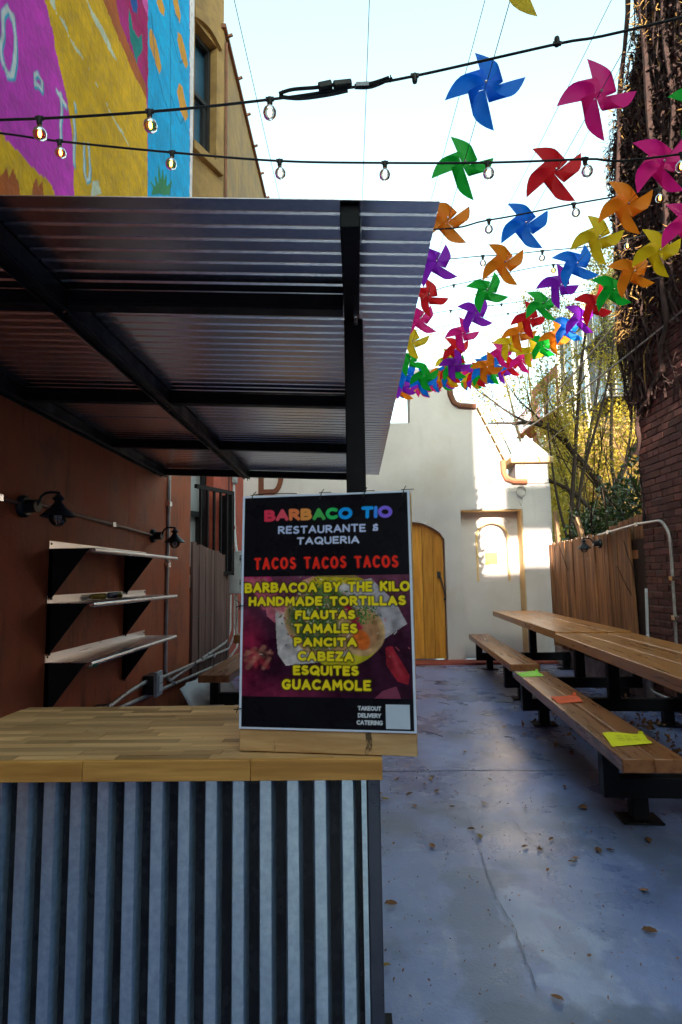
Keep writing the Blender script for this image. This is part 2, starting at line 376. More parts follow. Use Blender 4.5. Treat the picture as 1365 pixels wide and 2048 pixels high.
def pin_mat(n, c):
    m = leaf_mat('plastic_' + n, c, tuple(x * .85 for x in c), .55, scale=2, rough=.38, gloss=.15); return m
PM = {n: pin_mat(n, c) for n, c in PIN.items()}

# ---------------------------------------------------------------- flat print (colour attribute on a fine sheet)
class Paint:
    def __init__(s, U, V, base):
        s.U, s.V = U, V; s.C = np.empty(U.shape + (3,)); s.C[:] = base
    def _mix(s, m, col, sl):
        m = np.clip(m, 0, 1)[..., None]; s.C[sl] = s.C[sl] * (1 - m) + np.array(col) * m
    def poly(s, pts, col, alpha=1.0):
        x, y = s.U, s.V; ins = np.zeros(x.shape, bool); n = len(pts)
        for i in range(n):
            (x0, y0), (x1, y1) = pts[i], pts[(i + 1) % n]
            if y0 == y1: continue
            ins ^= ((y0 > y) != (y1 > y)) & (x < (x1 - x0) * (y - y0) / (y1 - y0) + x0)
        s._mix(ins * alpha, col, Ellipsis)
    def dist(s, pts, pad):
        P = np.array(pts); lo = P.min(0) - pad; hi = P.max(0) + pad
        i = np.where((s.U[0] >= lo[0]) & (s.U[0] <= hi[0]))[0]; j = np.where((s.V[:, 0] >= lo[1]) & (s.V[:, 0] <= hi[1]))[0]
        if not len(i) or not len(j): return None, None
        sl = (slice(j[0], j[-1] + 1), slice(i[0], i[-1] + 1)); x, y = s.U[sl], s.V[sl]; d = np.full(x.shape, 9e9)
        for (x0, y0), (x1, y1) in zip(pts[:-1], pts[1:]):
            dx, dy = x1 - x0, y1 - y0; L = dx * dx + dy * dy + 1e-12
            t = np.clip(((x - x0) * dx + (y - y0) * dy) / L, 0, 1)
            d = np.minimum(d, np.hypot(x - x0 - t * dx, y - y0 - t * dy))
        return d, sl
    def stroke(s, pts, w, col, soft, alpha=1.0):
        d, sl = s.dist(pts, w + soft)
        if d is None: return
        s._mix(np.clip((w / 2 - d) / soft + .5, 0, 1) * alpha, col, sl)
    def ellipse(s, c, rx, ry, col, ang=0, soft=.1, alpha=1.0):
        x, y = s.U - c[0], s.V - c[1]; ca, sa = math.cos(ang), math.sin(ang)
        q = np.hypot((x * ca + y * sa) / rx, (-x * sa + y * ca) / ry)
        s._mix(np.clip((1 - q) / soft + .5, 0, 1) * alpha, col, Ellipsis)

def arc(cx, cy, rx, ry, a0, a1, n=9):
    return [(cx + rx * math.cos(R(a0 + (a1 - a0) * i / n)), cy + ry * math.sin(R(a0 + (a1 - a0) * i / n))) for i in range(n + 1)]
GL = {   # stroke letters: width, polylines in a box width x 1, y up
 'A': (.72, [[(.0, 0), (.36, 1), (.72, 0)], [(.13, .33), (.59, .33)]]),
 'B': (.62, [[(0, 0), (0, 1)], [(0, 1)] + arc(.3, .76, .25, .24, 90, -90) + [(0, .52)], [(0, .52)] + arc(.32, .26, .3, .26, 90, -90) + [(0, 0)]]),
 'C': (.66, [arc(.4, .5, .4, .5, 50, 310)]),
 'D': (.68, [[(0, 0), (0, 1)], [(0, 1)] + arc(.2, .5, .48, .5, 90, -90) + [(0, 0)]]),
 'E': (.52, [[(.52, 1), (0, 1), (0, 0), (.52, 0)], [(0, .52), (.44, .52)]]),
 'F': (.52, [[(.52, 1), (0, 1), (0, 0)], [(0, .52), (.42, .52)]]),
 'G': (.72, [arc(.4, .5, .4, .5, 50, 300) + [(.7, .42), (.45, .42)]]),
 'H': (.6, [[(0, 0), (0, 1)], [(.6, 0), (.6, 1)], [(0, .5), (.6, .5)]]),
 'I': (.0, [[(0, 0), (0, 1)]]),
 'K': (.58, [[(0, 0), (0, 1)], [(.54, 1), (0, .45)], [(.16, .6), (.58, 0)]]),
 'L': (.5, [[(0, 1), (0, 0), (.5, 0)]]),
 'M': (.8, [[(0, 0), (.06, 1), (.4, .35), (.74, 1), (.8, 0)]]),
 'N': (.64, [[(0, 0), (0, 1), (.64, 0), (.64, 1)]]),
 'O': (.8, [arc(.4, .5, .4, .5, 0, 360, 18)]),
 'P': (.56, [[(0, 0), (0, 1)], [(0, 1)] + arc(.28, .73, .28, .27, 90, -90) + [(0, .46)]]),
 'Q': (.8, [arc(.4, .5, .4, .5, 0, 360, 18), [(.5, .28), (.82, -.1)]]),
 'R': (.6, [[(0, 0), (0, 1)], [(0, 1)] + arc(.28, .75, .26, .25, 90, -90) + [(0, .5)], [(.2, .5), (.6, 0)]]),
 'S': (.54, [arc(.29, .75, .25, .25, 50, 200, 8) + [(.3, .5)] + arc(.27, .25, .27, .25, 60, -150, 8)]),
 'T': (.64, [[(0, 1), (.64, 1)], [(.32, 1), (.32, 0)]]),
 'U': (.62, [[(0, 1)] + arc(.31, .3, .31, .3, 180, 360) + [(.62, 1)]]),
 'V': (.64, [[(0, 1), (.32, 0), (.64, 1)]]),
 'Y': (.6, [[(0, 1), (.3, .5), (.6, 1)], [(.3, .5), (.26, 0)]]),
 'Z': (.56, [[(0, 1), (.56, 1), (0, 0), (.56, 0)]]),
 '&': (.42, [[(.42, .85), (.05, .85), (.12, .5), (.34, .5)], [(.12, .5), (.0, .1), (.4, .1), (.42, .4)], [(.3, 1), (.24, .85)]]),
 ' ': (.34, []),
}
def write(P, text, x0, x1, yb, yt, w, cols, soft, gap=.30, halo=None, jit=.02, shear=0, narrow=1.0, tall=1.0):
    """fit the text between x0..x1, baseline yb, cap line yt (v grows upward)"""
    h = yt - yb; rr = random.Random(text); adv = []; x = 0; first = True
    for ch in text:
        adv.append(x); x += GL[ch][0] * narrow + gap
    total = x - gap; k = (x1 - x0 - w) / total
    allp = []
    for i, (ch, ax) in enumerate(zip(text, adv)):
        dy = rr.uniform(-jit, jit) * h; rot = rr.uniform(-jit, jit) * 1.5
        for pl in GL[ch][1]:
            pts = [(x0 + w / 2 + k * (ax + px * narrow + (py - .5) * (rot + shear)), yb + w / 2 + dy + (h - w) * py) for px, py in pl]
            allp.append((i, pts))
    if halo:
        for i, pts in allp: P.stroke(pts, w + halo[1], halo[0], soft * 3, halo[2])
    for i, pts in allp:
        P.stroke(pts, w, cols[i % len(cols)] if isinstance(cols, list) else cols, soft)

def print_sheet(name, P, to_world, mat, parent, thick=None):
    nv, nu = P.U.shape
    X = to_world(P.U, P.V).reshape(-1, 3)
    me = bpy.data.meshes.new(name)
    idx = np.arange(nv * nu).reshape(nv, nu)
    q = np.stack([idx[:-1, :-1], idx[:-1, 1:], idx[1:, 1:], idx[1:, :-1]], -1).reshape(-1, 4)
    me.vertices.add(len(X)); me.vertices.foreach_set('co', X.astype(np.float32).ravel())
    me.loops.add(q.size); me.loops.foreach_set('vertex_index', q.ravel().astype(np.int32))
    me.polygons.add(len(q)); me.polygons.foreach_set('loop_start', (np.arange(len(q)) * 4).astype(np.int32))
    me.update(calc_edges=True); me.validate()
    ca = me.color_attributes.new('print', 'FLOAT_COLOR', 'POINT')
    rgba = np.ones((len(X), 4), np.float32); rgba[:, :3] = P.C.reshape(-1, 3)
    ca.data.foreach_set('color', rgba.ravel())
    me.materials.append(mat)
    return place(name, me, parent)
K['mural'] = paint_mat('mural_paint', rough=.75, bump=.45, bscale=45, var=.22)
K['poster'] = paint_mat('poster_print', rough=.30, bump=.10, bscale=5, var=.04, spec=.10)
K['paper'] = paint_mat('paper_print', rough=.7, bump=.05, var=.08)
stucco_bump(K['mural'], 28, .5, .012)
def bumpy_noise(U, V, s, seed=0, octv=4):
    rs = np.random.RandomState(seed); o = np.zeros(U.shape); amp = 1
    for k in range(octv):
        for _ in range(5):
            a = rs.uniform(0, 6.28); f = s * (2 ** k) * rs.uniform(.7, 1.4)
            o += amp * np.sin((U * math.cos(a) + V * math.sin(a)) * f + rs.uniform(0, 6.28))
        amp *= .55
    return o / 6.0
MURAL= [('magenta', [(2.32, 3.93), (2.8, 4.46), (2.84, 4.34), (2.98, 4.17), (3.12, 3.99), (3.21, 3.75), (3.24, 3.46), (2.41, 2.86)]), ('purple', [(2.36, 3.46), (2.58, 3.56), (2.8, 3.62), (3.0, 3.62), (3.18, 3.58), (3.23, 3.45), (2.98, 3.28), (2.68, 3.35), (2.38, 3.26)]), ('yellow', [(2.38, 3.27), (2.52, 3.32), (2.64, 3.32), (2.82, 3.34), (2.97, 3.38), (3.04, 3.33), (2.41, 2.86)]), ('rust', [(2.4, 3.04), (2.54, 3.11), (2.58, 3.18), (2.6, 3.14), (2.63, 3.21), (2.68, 3.18), (2.71, 3.11), (2.4, 2.9)]), ('rust', [(2.81, 3.24), (2.83, 3.31), (2.86, 3.29), (2.89, 3.32), (2.92, 3.25), (2.81, 3.18)]), ('yellow', [(2.8, 4.46), (2.84, 4.34), (2.98, 4.17), (3.12, 3.99), (3.21, 3.75), (3.24, 3.46), (4.44, 4.26), (4.37, 5.07), (4.06, 5.04), (3.69, 5.04), (3.52, 5.06), (3.4, 5.14)]), ('rust', [(3.4, 5.14), (3.52, 5.06), (3.69, 5.04), (4.06, 5.04), (4.37, 5.07), (4.32, 5.19), (4.02, 5.17), (3.81, 5.2), (3.73, 5.28), (3.69, 5.46)]), ('magenta', [(3.69, 5.46), (3.73, 5.28), (3.81, 5.2), (4.02, 5.17), (4.32, 5.17), (4.39, 5.09), (4.33, 6.18)]), ('pink', [(4.2, 6.04), (4.23, 5.78), (4.35, 5.78), (4.33, 6.18)]), ('white', [(2.89, 4.47), (2.9, 4.38), (2.98, 4.39), (3.05, 4.42), (3.12, 4.39), (3.23, 4.42), (3.35, 4.41), (3.49, 4.42), (3.62, 4.41), (3.76, 4.41), (3.91, 4.43), (4.03, 4.41), (3.94, 4.4), (3.79, 4.39), (3.71, 4.39), (3.57, 4.41), (3.42, 4.42), (3.3, 4.41), (3.18, 4.38), (3.07, 4.39), (2.96, 4.38), (2.93, 4.51)]), ('white', [(3.27, 4.85), (3.32, 4.84), (3.43, 4.85), (3.54, 4.87), (3.66, 4.88), (3.78, 4.85), (3.65, 4.82), (3.52, 4.8), (3.4, 4.79), (3.3, 4.82)]), ('teal', [(3.96, 5.46), (4.01, 5.45), (4.05, 5.38), (4.15, 5.4), (4.23, 5.5), (4.26, 5.42), (4.22, 5.33), (4.16, 5.25), (4.15, 5.17), (4.08, 5.2), (4.0, 5.23), (3.97, 5.33)]), ('deepblue', [(3.93, 5.57), (4.07, 5.72), (4.14, 5.67), (4.12, 5.57), (4.04, 5.51)]), ('white', [(3.47, 3.74), (3.54, 3.79), (3.61, 3.76), (3.44, 3.6)]), ('blue', [(4.32, 6.35), (5.48, 7.7), (5.62, 5.0), (4.44, 4.22)]), ('orange', [(4.56, 6.2), (4.65, 6.28), (4.76, 6.28), (4.74, 6.19), (4.63, 6.12), (4.55, 6.12)]), ('orange', [(4.99, 6.68), (5.12, 6.75), (5.22, 6.7), (5.2, 6.59), (5.07, 6.54), (4.97, 6.6)]), ('orange', [(4.42, 5.76), (4.5, 5.77), (4.63, 5.73), (4.7, 5.65), (4.66, 5.56), (4.55, 5.56), (4.41, 5.59), (4.39, 5.68)]), ('orange', [(5.14, 6.44), (5.25, 6.51), (5.41, 6.48), (5.48, 6.41), (5.42, 6.3), (5.25, 6.27), (5.13, 6.34)]), ('orange', [(5.2, 5.96), (5.32, 6.02), (5.45, 5.94), (5.51, 5.86), (5.42, 5.74), (5.26, 5.72), (5.14, 5.81)]), ('green', [(4.52, 4.36), (4.55, 4.44), (4.47, 4.46), (4.62, 4.5), (4.58, 4.59), (4.68, 4.56), (4.66, 4.74), (4.74, 4.64), (4.78, 4.79), (4.82, 4.69), (4.89, 4.82), (4.9, 4.7), (5.05, 4.87), (4.99, 4.68)]), ('rim', [(5.49, 7.71), (5.57, 7.8), (5.7, 5.05), (5.63, 5.0)])]
MLINES= [('vine', [(4.88, 6.6), (4.93, 6.04), (4.97, 5.49), (5.0, 4.68)]), ('vine', [(4.43, 5.88), (4.53, 5.57), (4.74, 5.43), (4.95, 5.42)]), ('vine', [(4.93, 6.25), (5.09, 6.2), (5.22, 6.19), (5.31, 6.29)]), ('vine', [(4.96, 5.63), (5.12, 5.58), (5.28, 5.61), (5.37, 5.73)]), ('vine', [(4.96, 6.63), (5.04, 6.51), (5.16, 6.58)])]
MTEXT= [([(2.5, 3.81), (2.5, 3.89), (2.53, 3.95), (2.58, 3.95), (2.61, 3.88), (2.61, 3.75), (2.6, 3.67), (2.56, 3.64), (2.52, 3.67), (2.5, 3.73), (2.5, 3.81)], 7), ([(2.79, 3.79), (2.78, 3.83), (2.81, 3.87), (2.85, 3.86), (2.86, 3.82), (2.8, 3.8), (2.79, 3.79)], 5), ([(3.01, 3.95), (3.11, 3.94)], 6), ([(3.05, 3.96), (3.07, 3.71)], 6), ([(3.21, 4.04), (3.22, 4.01)], 5), ([(3.21, 3.95), (3.23, 3.67)], 6), ([(3.34, 3.88), (3.36, 3.73), (3.39, 3.68), (3.43, 3.72), (3.42, 3.85), (3.4, 3.93)], 5)]

# ================================================================ SETTING
b = MB(); b.box(-60, 60, -60, 120, -.30, -.06); tag(b.build('ground', K['soil']), kind='structure')
b = MB(); b.box(-30, 30, -26, -9, -.06, -.02); tag(b.build('street', K['asphalt']), kind='structure')
# alley floor: three poured slabs with a recessed joint between them
fl = thing('alley_floor', None, None, (0, 0, 0)); fl['kind'] = 'structure'
def slab(y0, y1, nx=60):
    me = MB(); ny = max(2, int((y1 - y0) / .08)); vs = []; fs = []
    for j in range(ny + 1):
        for i in range(nx + 1):
            x = -2.2 + (2.875 + .6 + 2.2) * i / nx; y = y0 + (y1 - y0) * j / ny
            z = .004 * mnoise.noise(Vector((x * .9, y * .9, 0))) - .004
            vs.append((x, y, z))
    for j in range(ny):
        for i in range(nx): k = j * (nx + 1) + i; fs.append((k, k + 1, k + nx + 2, k + nx + 1))
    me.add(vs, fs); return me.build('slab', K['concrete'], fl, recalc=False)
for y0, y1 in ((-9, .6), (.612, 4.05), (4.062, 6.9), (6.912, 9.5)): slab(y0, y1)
bb = MB(); bb.box(-2.2, 3.4, -9, 9.5, -.05, -.022); bb.build('bed', K['concrete_dark'], fl)
def outline(pts, n=9, j=.012, seed=1):
    rr = random.Random(seed); o = []
    for i, p in enumerate(pts):
        q = pts[(i + 1) % len(pts)]
        for k in range(n): t = k / n; o.append((p[0] + (q[0] - p[0]) * t + rr.uniform(-j, j), p[1] + (q[1] - p[1]) * t + rr.uniform(-j, j)))
    return o
b = MB()
def crack(pts, w, seed=0):
    rr = random.Random(seed); L = []
    for (x0, y0), (x1, y1) in zip(pts[:-1], pts[1:]):
        n = max(2, int(math.hypot(x1 - x0, y1 - y0) / .03))
        for k in range(n): t = k / n; L.append((x0 + (x1 - x0) * t + rr.uniform(-.004, .004), y0 + (y1 - y0) * t + rr.uniform(-.008, .008)))
    L.append(pts[-1]); vs = []
    for i, p in enumerate(L):
        q = L[min(i + 1, len(L) - 1)]; o = L[max(i - 1, 0)]; dx, dy = q[0] - o[0], q[1] - o[1]; l = math.hypot(dx, dy) + 1e-9
        ww = w * rr.uniform(.3, 1.1) * (0.25 if i in (0, len(L) - 1) else 1)
        vs += [(p[0] - dy / l * ww, p[1] + dx / l * ww, .0060), (p[0] + dy / l * ww, p[1] - dx / l * ww, .0060)]
    b.add(vs, [(2 * i, 2 * i + 1, 2 * i + 3, 2 * i + 2) for i in range(len(L) - 1)])
crack([(.545, 2.92), (.53, 2.7), (.525, 2.5), (.54, 2.3), (.528, 2.1), (.53, 1.96)], .0022, 1)
crack([(.56, 3.3), (.545, 2.92)], .002, 2); crack([(.78, 3.25), (.80, 3.0), (.86, 2.8)], .002, 3)
crack([(.70, 5.05), (.80, 4.98), (.93, 4.99)], .012, 4); crack([(.78, 5.10), (.90, 5.05)], .006, 5)
crack([(.3, 6.1), (.7, 5.9), (1.2, 5.95)], .003, 6); crack([(1.3, 3.4), (1.7, 3.1), (1.9, 2.6)], .0025, 7)
crack([(.38, 4.9), (.36, 4.4), (.44, 4.06)], .002, 8)
b.build('crack', K['concrete_dark'], fl, smooth=False)
bb = MB(); bb.box(.3, 2.86, 8.70, 9.04, -.01, .03); tag(bb.build('red_sill', K['red_paint'], bevel=.008), kind='structure')

# ---------------- left building with the mural
XW = -1.61
mb_ = thing('mural_building', 'tall left building with dark red stucco wall and a bright painted mural above the canopy', 'building', (XW - 1, 0, 0))
b = MB(); b.box(-3.2, XW, -.5, 5.80, 0, 3.2); b.box(-3.2, XW - .003, -7.3, -.502, 0, 4.2); b.build('lower_wall', K['redwall'], mb_)
b = MB(); b.box(-3.2, XW, -.5, 5.70, 3.2, 12.0); b.build('upper_wall', K['ochre'], mb_)
MC = {'magenta': (.42, .006, .13), 'purple': (.62, .05, .55), 'yellow': (.74, .42, .006), 'rust': (.46, .11, .02), 'pink': (.72, .10, .45), 'white': (.62, .66, .52), 'teal': (.01, .22, .22), 'deepblue': (.02, .10, .40), 'blue': (.005, .40, .85), 'orange': (.72, .33, .03), 'green': (.04, .25, .10), 'rim': (.78, .72, .78)}
ys = np.geomspace(2.2, 5.695, 430); zs = np.arange(2.25, 9.0, .0135)
U, V = np.meshgrid(ys, zs)
nz = bumpy_noise(U, V, 5, 3); nz2 = bumpy_noise(U, V, 26, 5, 3)
P = Paint(U + .012 * nz2, V + .02 * nz2, (.40, .015, .14))
for n, pts in MURAL:
    if n == 'purple': continue
    P.poly(pts, MC[n])
    if n == 'magenta':
        P0 = P.C[..., 0:1] * 0 + 1
        g = np.clip((5.55 - V - (U - 3.2) * .15) / 1.5 + .35 * nz, 0, 1)[..., None] * (P.C[..., 2:3] > .1)
        P.C = P.C * (1 - .8 * g) + np.array(MC['purple']) * .8 * g
P.poly([(5.605, 2), (5.8, 2), (5.8, 9.5), (5.605, 9.5)], MC['rim'])
for n, pts in MLINES: P.stroke(pts, .02, (.01, .14, .30), .012, .8)
for pts, w in MTEXT: P.stroke(pts, w * .0036 + .016, (.02, .40, .62), .006)
for pts, w in MTEXT: P.stroke([(x - .003, z + .005) for x, z in pts], w * .0036, (.66, .70, .74), .006)
P.C *= (1 + .16 * nz2 + .12 * nz)[..., None]
P.C = np.clip(P.C, .004, .9); P.U, P.V = U, V
K['mural_sheet'] = K['mural']
def tw(u, v): return np.stack([np.full(u.shape, XW + .004), u, v], -1)
print_sheet('mural', P, tw, K['mural'], mb_)

# ---------------- ochre building behind it (turned bay with windows, then a straight wall)
ob = thing('ochre_building', 'weathered ochre rendered building with a sash window, painted red at street level, beyond the mural', 'building', (-2.2, 7.4, 0))
FL = Vector((-2.40, 5.956, 0)); FR = Vector((-1.700, 7.496, 0)); fd = (FR - FL).normalized(); fn = Vector((fd.y, -fd.x, 0))
flen = (FR - FL).length
def facet_pt(s, z, d=0): p = FL + fd * s + fn * d; return Vector((p.x, p.y, z))
# window span on the facet
sA, sB = 1.09, 1.545
def facet_wall(z0, z1, wz0, wz1, m, nm):
    b = MB()
    def panel(s0, s1, a, c, arch=0):
        vs = [facet_pt(s, z, d) for s in (s0, s1) for d in (-.35, 0) for z in (a, c)]
        b.add(vs, [(0, 1, 3, 2), (4, 6, 7, 5), (0, 4, 5, 1), (2, 3, 7, 6), (0, 2, 6, 4), (1, 5, 7, 3)])
    panel(0, sA, z0, z1); panel(sB, flen, z0, z1); panel(sA, sB, z0, wz0); panel(sA, sB, wz1, z1)
    b.build(nm, m, ob)
facet_wall(3.4, 10.0, 6.70, 8.42, K['ochre'], 'bay_wall')
facet_wall(0, 3.4, 1.1, 3.0, K['redwall2'], 'lower_bay_wall')
def facet_box(s0, s1, z0, z1, d0, d1):
    return [facet_pt(s, z, d) for s in (s0, s1) for d in (d0, d1) for z in (z0, z1)]
BF = [(0, 1, 3, 2), (4, 6, 7, 5), (0, 4, 5, 1), (2, 3, 7, 6), (0, 2, 6, 4), (1, 5, 7, 3)]
def facet_window(z0, z1, glassm, upper=False):
    b = MB()
    for s0, s1, a, c in ((sA, sA + .035, z0, z1), (sB - .05, sB, z0, z1), (sA, sB, z0, z0 + .06), (sA, sB, z1 - .07, z1), (sA, sB, (z0 + z1) / 2 - .03, (z0 + z1) / 2 + .03)):
        b.add(facet_box(s0, s1, a, c, -.17, -.11), BF)
    b.add(facet_box(sB - .1, sB - .05, z0, (z0 + z1) / 2, -.19, -.14), BF)
    w = b.build('window', K['dark_frame'], ob)
    b = MB(); b.add(facet_box(sA, sB, z0, z1, -.21, -.20), BF); b.build('pane', glassm, w)
    b = MB(); b.add(facet_box(sA - .06, sB + .08, z0 - .12, z0 - .002, -.18, .07), BF); b.build('sill', K['ochre'] if upper else K['redwall2'], w, bevel=.01)
    if upper:
        b = MB(); n = 8
        for i in range(n):
            t0, t1 = i / n, (i + 1) / n; sa, sb = sA - .05 + (sB - sA + .1) * t0, sA - .05 + (sB - sA + .1) * t1
            ha, hb = .09 * math.sin(math.pi * t0), .09 * math.sin(math.pi * t1)
            vs = [facet_pt(sa, z1 + ha - .02, d) for d in (-.12, .05)] + [facet_pt(sb, z1 + hb - .02, d) for d in (-.12, .05)] + [facet_pt(sa, z1 + ha + .12, d) for d in (-.12, .05)] + [facet_pt(sb, z1 + hb + .12, d) for d in (-.12, .05)]
            b.add(vs, [(0, 1, 3, 2), (4, 6, 7, 5), (0, 4, 5, 1), (2, 3, 7, 6), (0, 2, 6, 4), (1, 5, 7, 3)])
        b.build('lintel', K['ochre'], w)
facet_window(6.70, 8.42, K['window_glass'], True)
facet_window(1.1, 3.0, K['curtain'])
b = MB()
for z in (2.30, 1.30): b.add(facet_box(sA - .1, flen + .02, z, z + .045, .16, .20), BF)
for i in range(5): s = sA - .02 + i * .125; b.add(facet_box(s, s + .022, 1.3, 2.3, .165, .195), BF)
b.add(facet_box(flen - .03, flen + .02, 1.3, 2.3, .0, .20), BF)
b.build('window_grille', K['black_steel'], ob)
# straight wall
XO = -1.700
b = MB(); b.box(-2.3, XO, 7.50, 9.05, 0, 3.4); b.build('lower_wall', K['redwall2'], ob)
b = MB(); b.box(-2.3, XO, 7.50, 22.0, 3.4, 8.80); b.build('upper_wall', K['ochre'], ob)
b = MB(); b.box(-2.35, XO + .04, 7.44, 22.0, 8.80, 8.86); b.build('coping', K['brown_trim'], ob)
b = MB()
for i in range(14): y = 7.6 + i * .72; b.bar((XO + .02, y, 8.81), (XO + .10, y, 8.84), .03, .03)
b.build('coping_stud', K['brown_trim'], ob)
b = MB()
for i, (y, w) in enumerate(((7.58, .03),)): b.tube([(XO + .02, y, 3.4), (XO + .02, y, 8.7)], .018, 6)
b.build('drain_line', K['brown_trim'], ob)

# ---------------- white plaster building closing the alley
YF = 9.04
pb = thing('plaster_building', 'white plaster building with a stepped curved gable closing the end of the alley', 'building', (.6, 9.3, 0))
arch = [(.36, 1.80)] + [(.36 + (1.335 - .36) * t, 1.80 + .27 * math.sin(math.pi * (t * .94 + .03)) ** .8) for t in [i / 14 for i in range(1, 14)]] + [(1.335, 1.80)]
outer = [(-1.76, 0), (.36, 0)] + arch + [(1.335, 0), (1.59, 0), (1.59, 2.24), (2.52, 2.24), (2.52, 0), (2.95, 0), (2.95, 2.62), (2.34, 2.62), (2.29, 2.74), (2.27, 2.95), (1.88, 3.80), (1.62, 3.84), (1.54, 3.93), (1.50, 4.08), (1.50, 4.45), (.87, 4.45), (.87, 3.60), (-1.76, 3.60)]
b = MB(); b.prism(outer, 'y', YF, YF + .42); b.build('front_wall', K['white_plaster'], pb, smooth=False)
# niche back wall with a blind arch
cxn, rn = 2.11, .24
hole = [(1.87, 1.16), (2.35, 1.16)] + [(cxn + rn * math.cos(R(t)), 1.84 + .22 * math.sin(R(t))) for t in range(0, 181, 15)]
b = MB()
from mathutils.geometry import tessellate_polygon
o3 = [Vector((1.55, 0, 0)), Vector((2.56, 0, 0)), Vector((2.56, 2.28, 0)), Vector((1.55, 2.28, 0))]; h3 = [Vector((x, z, 0)) for x, z in hole]
tri = tessellate_polygon([o3, h3]); allv = o3 + h3
b.add([(p.x, YF + .28, p.y) for p in allv], [tuple(t) for t in tri])
n0 = len(hole); b.add([(x, YF + .28, z) for x, z in hole] + [(x, YF + .34, z) for x, z in hole], [(i, (i + 1) % n0, n0 + (i + 1) % n0, n0 + i) for i in range(n0)])
b.add([(x, YF + .34, z) for x, z in hole], [tuple(range(n0))])
b.build('niche', K['white_plaster'], pb, smooth=False)
b = MB(); L = [(x, YF + .277, z) for x, z in hole[1:]] + [(1.87, YF + .277, 1.16)]; b.tube(L, .018, 6); b.build('arch_moulding', K['cream_trim'], pb)
b = MB(); b.box(1.592, 2.518, YF + .02, YF + .279, 2.225, 2.238); b.box(2.506, 2.518, YF + .02, YF + .279, 0.03, 2.224); b.build('warm_lit_reveal', K['cream_trim'], pb)  # warm light on the niche's top and right reveals put into the colour
b = MB(); b.tube([(1.48, YF - .02, 4.3), (1.50, YF - .02, 4.02), (1.55, YF - .02, 3.90), (1.63, YF - .02, 3.85), (1.88, YF - .02, 3.83)], .045, 8); b.build('curved_coping', K['brown_trim'], pb)
cop = thing  # sloping tiles, one by one
for i in range(6):
    t0, t1 = i / 6 + .01, (i + 1) / 6 - .01; p = Vector((1.89, 3.83)); q = Vector((2.29, 2.95)); A = p.lerp(q, t0); B = p.lerp(q, t1)
    b = MB(); b.bar((A.x + .02, YF + .2, A.y + .012), (B.x + .02, YF + .2, B.y + .012), .45, .03, (1, 0, .5)); b.build('coping_tile', K['cream_trim'], pb, bevel=.006)
b = MB(); b.tube([(2.25, YF - .03, 2.98), (2.255, YF - .03, 2.80), (2.30, YF - .03, 2.70), (2.40, YF - .03, 2.655), (2.60, YF - .03, 2.65)], .045, 8); b.build('curved_trim', K['terracotta'], pb)
b = MB(); b.box(2.44, 2.93, YF - .02, YF + .44, 2.625, 2.93); b.build('turret', K['white_plaster'], pb, bevel=.008)
b = MB(); b.box(2.36, 2.99, YF - .10, YF + .52, 2.932, 3.02); b.build('turret_eave', K['cream_trim'], pb, bevel=.008)
b = MB(); c = (2.68, YF + .21, 3.42); x0, x1, y0, y1 = 2.385, 2.965, YF - .07, YF + .49
b.add([(x0, y0, 3.022), (x1, y0, 3.022), (x1, y1, 3.022), (x0, y1, 3.022), c], [(0, 1, 4), (1, 2, 4), (2, 3, 4), (3, 0, 4), (3, 2, 1, 0)]); b.build('turret_roof', K['white_plaster'], pb, smooth=False)
b = MB(); b.box(-1.76, 1.3, 10.1, 10.3, 0, 3.4); b.build('inner_wall', K['white_plaster'], pb)
# door of planks
dr = MB(); dr.box(.37, 1.33, YF + .16, YF + .19, .03, 1.80); d0 = dr.build('door', K['dark_frame'], pb)
nb = 6; wd = (1.325 - .37) / nb
def arch_z(x): t = (x - .36) / (1.335 - .36); return 1.79 + .27 * max(0, math.sin(math.pi * (t * .94 + .03))) ** .8
for i in range(nb):
    x0 = .372 + i * wd; x1 = x0 + wd - .006
    b = MB(); b.prism([(x0, .03), (x1, .03), (x1, arch_z(x1)), ((x0 + x1) / 2, arch_z((x0 + x1) / 2)), (x0, arch_z(x0))], 'y', YF + .10, YF + .15); b.build('plank', K['door_wood'], d0, smooth=False)
b = MB(); b.tube([(1.25, YF + .05, 1.27), (1.285, YF + .02, 1.15), (1.32, YF + .03, .98), (1.34, YF + .05, .92)], .012, 6); b.box(1.22, 1.27, YF + .06, YF + .10, 1.22, 1.32); b.box(1.31, 1.35, YF + .04, YF + .10, .89, .93); b.build('handle', K['iron'], d0)
# painted letter D
b = MB(); D_o = [(-1.47, 2.52), (-1.22, 2.52)] + [(-1.24 + .16 * math.cos(R(t)), 2.84 + .32 * math.sin(R(t))) for t in range(-90, 91, 15)] + [(-1.47, 3.16)]
D_i = [(-1.385, 2.605), (-1.24, 2.605)] + [(-1.25 + .09 * math.cos(R(t)), 2.84 + .235 * math.sin(R(t))) for t in range(-75, 76, 15)] + [(-1.24, 3.075), (-1.385, 3.075)]
oo = [Vector((x, z, 0)) for x, z in D_o]; ii = [Vector((x, z, 0)) for x, z in D_i]
b.add([(p.x, YF - .012, p.y) for p in oo + ii], [tuple(t) for t in tessellate_polygon([oo, ii])]); b.build('painted_letter', K['letter'], pb, smooth=False)

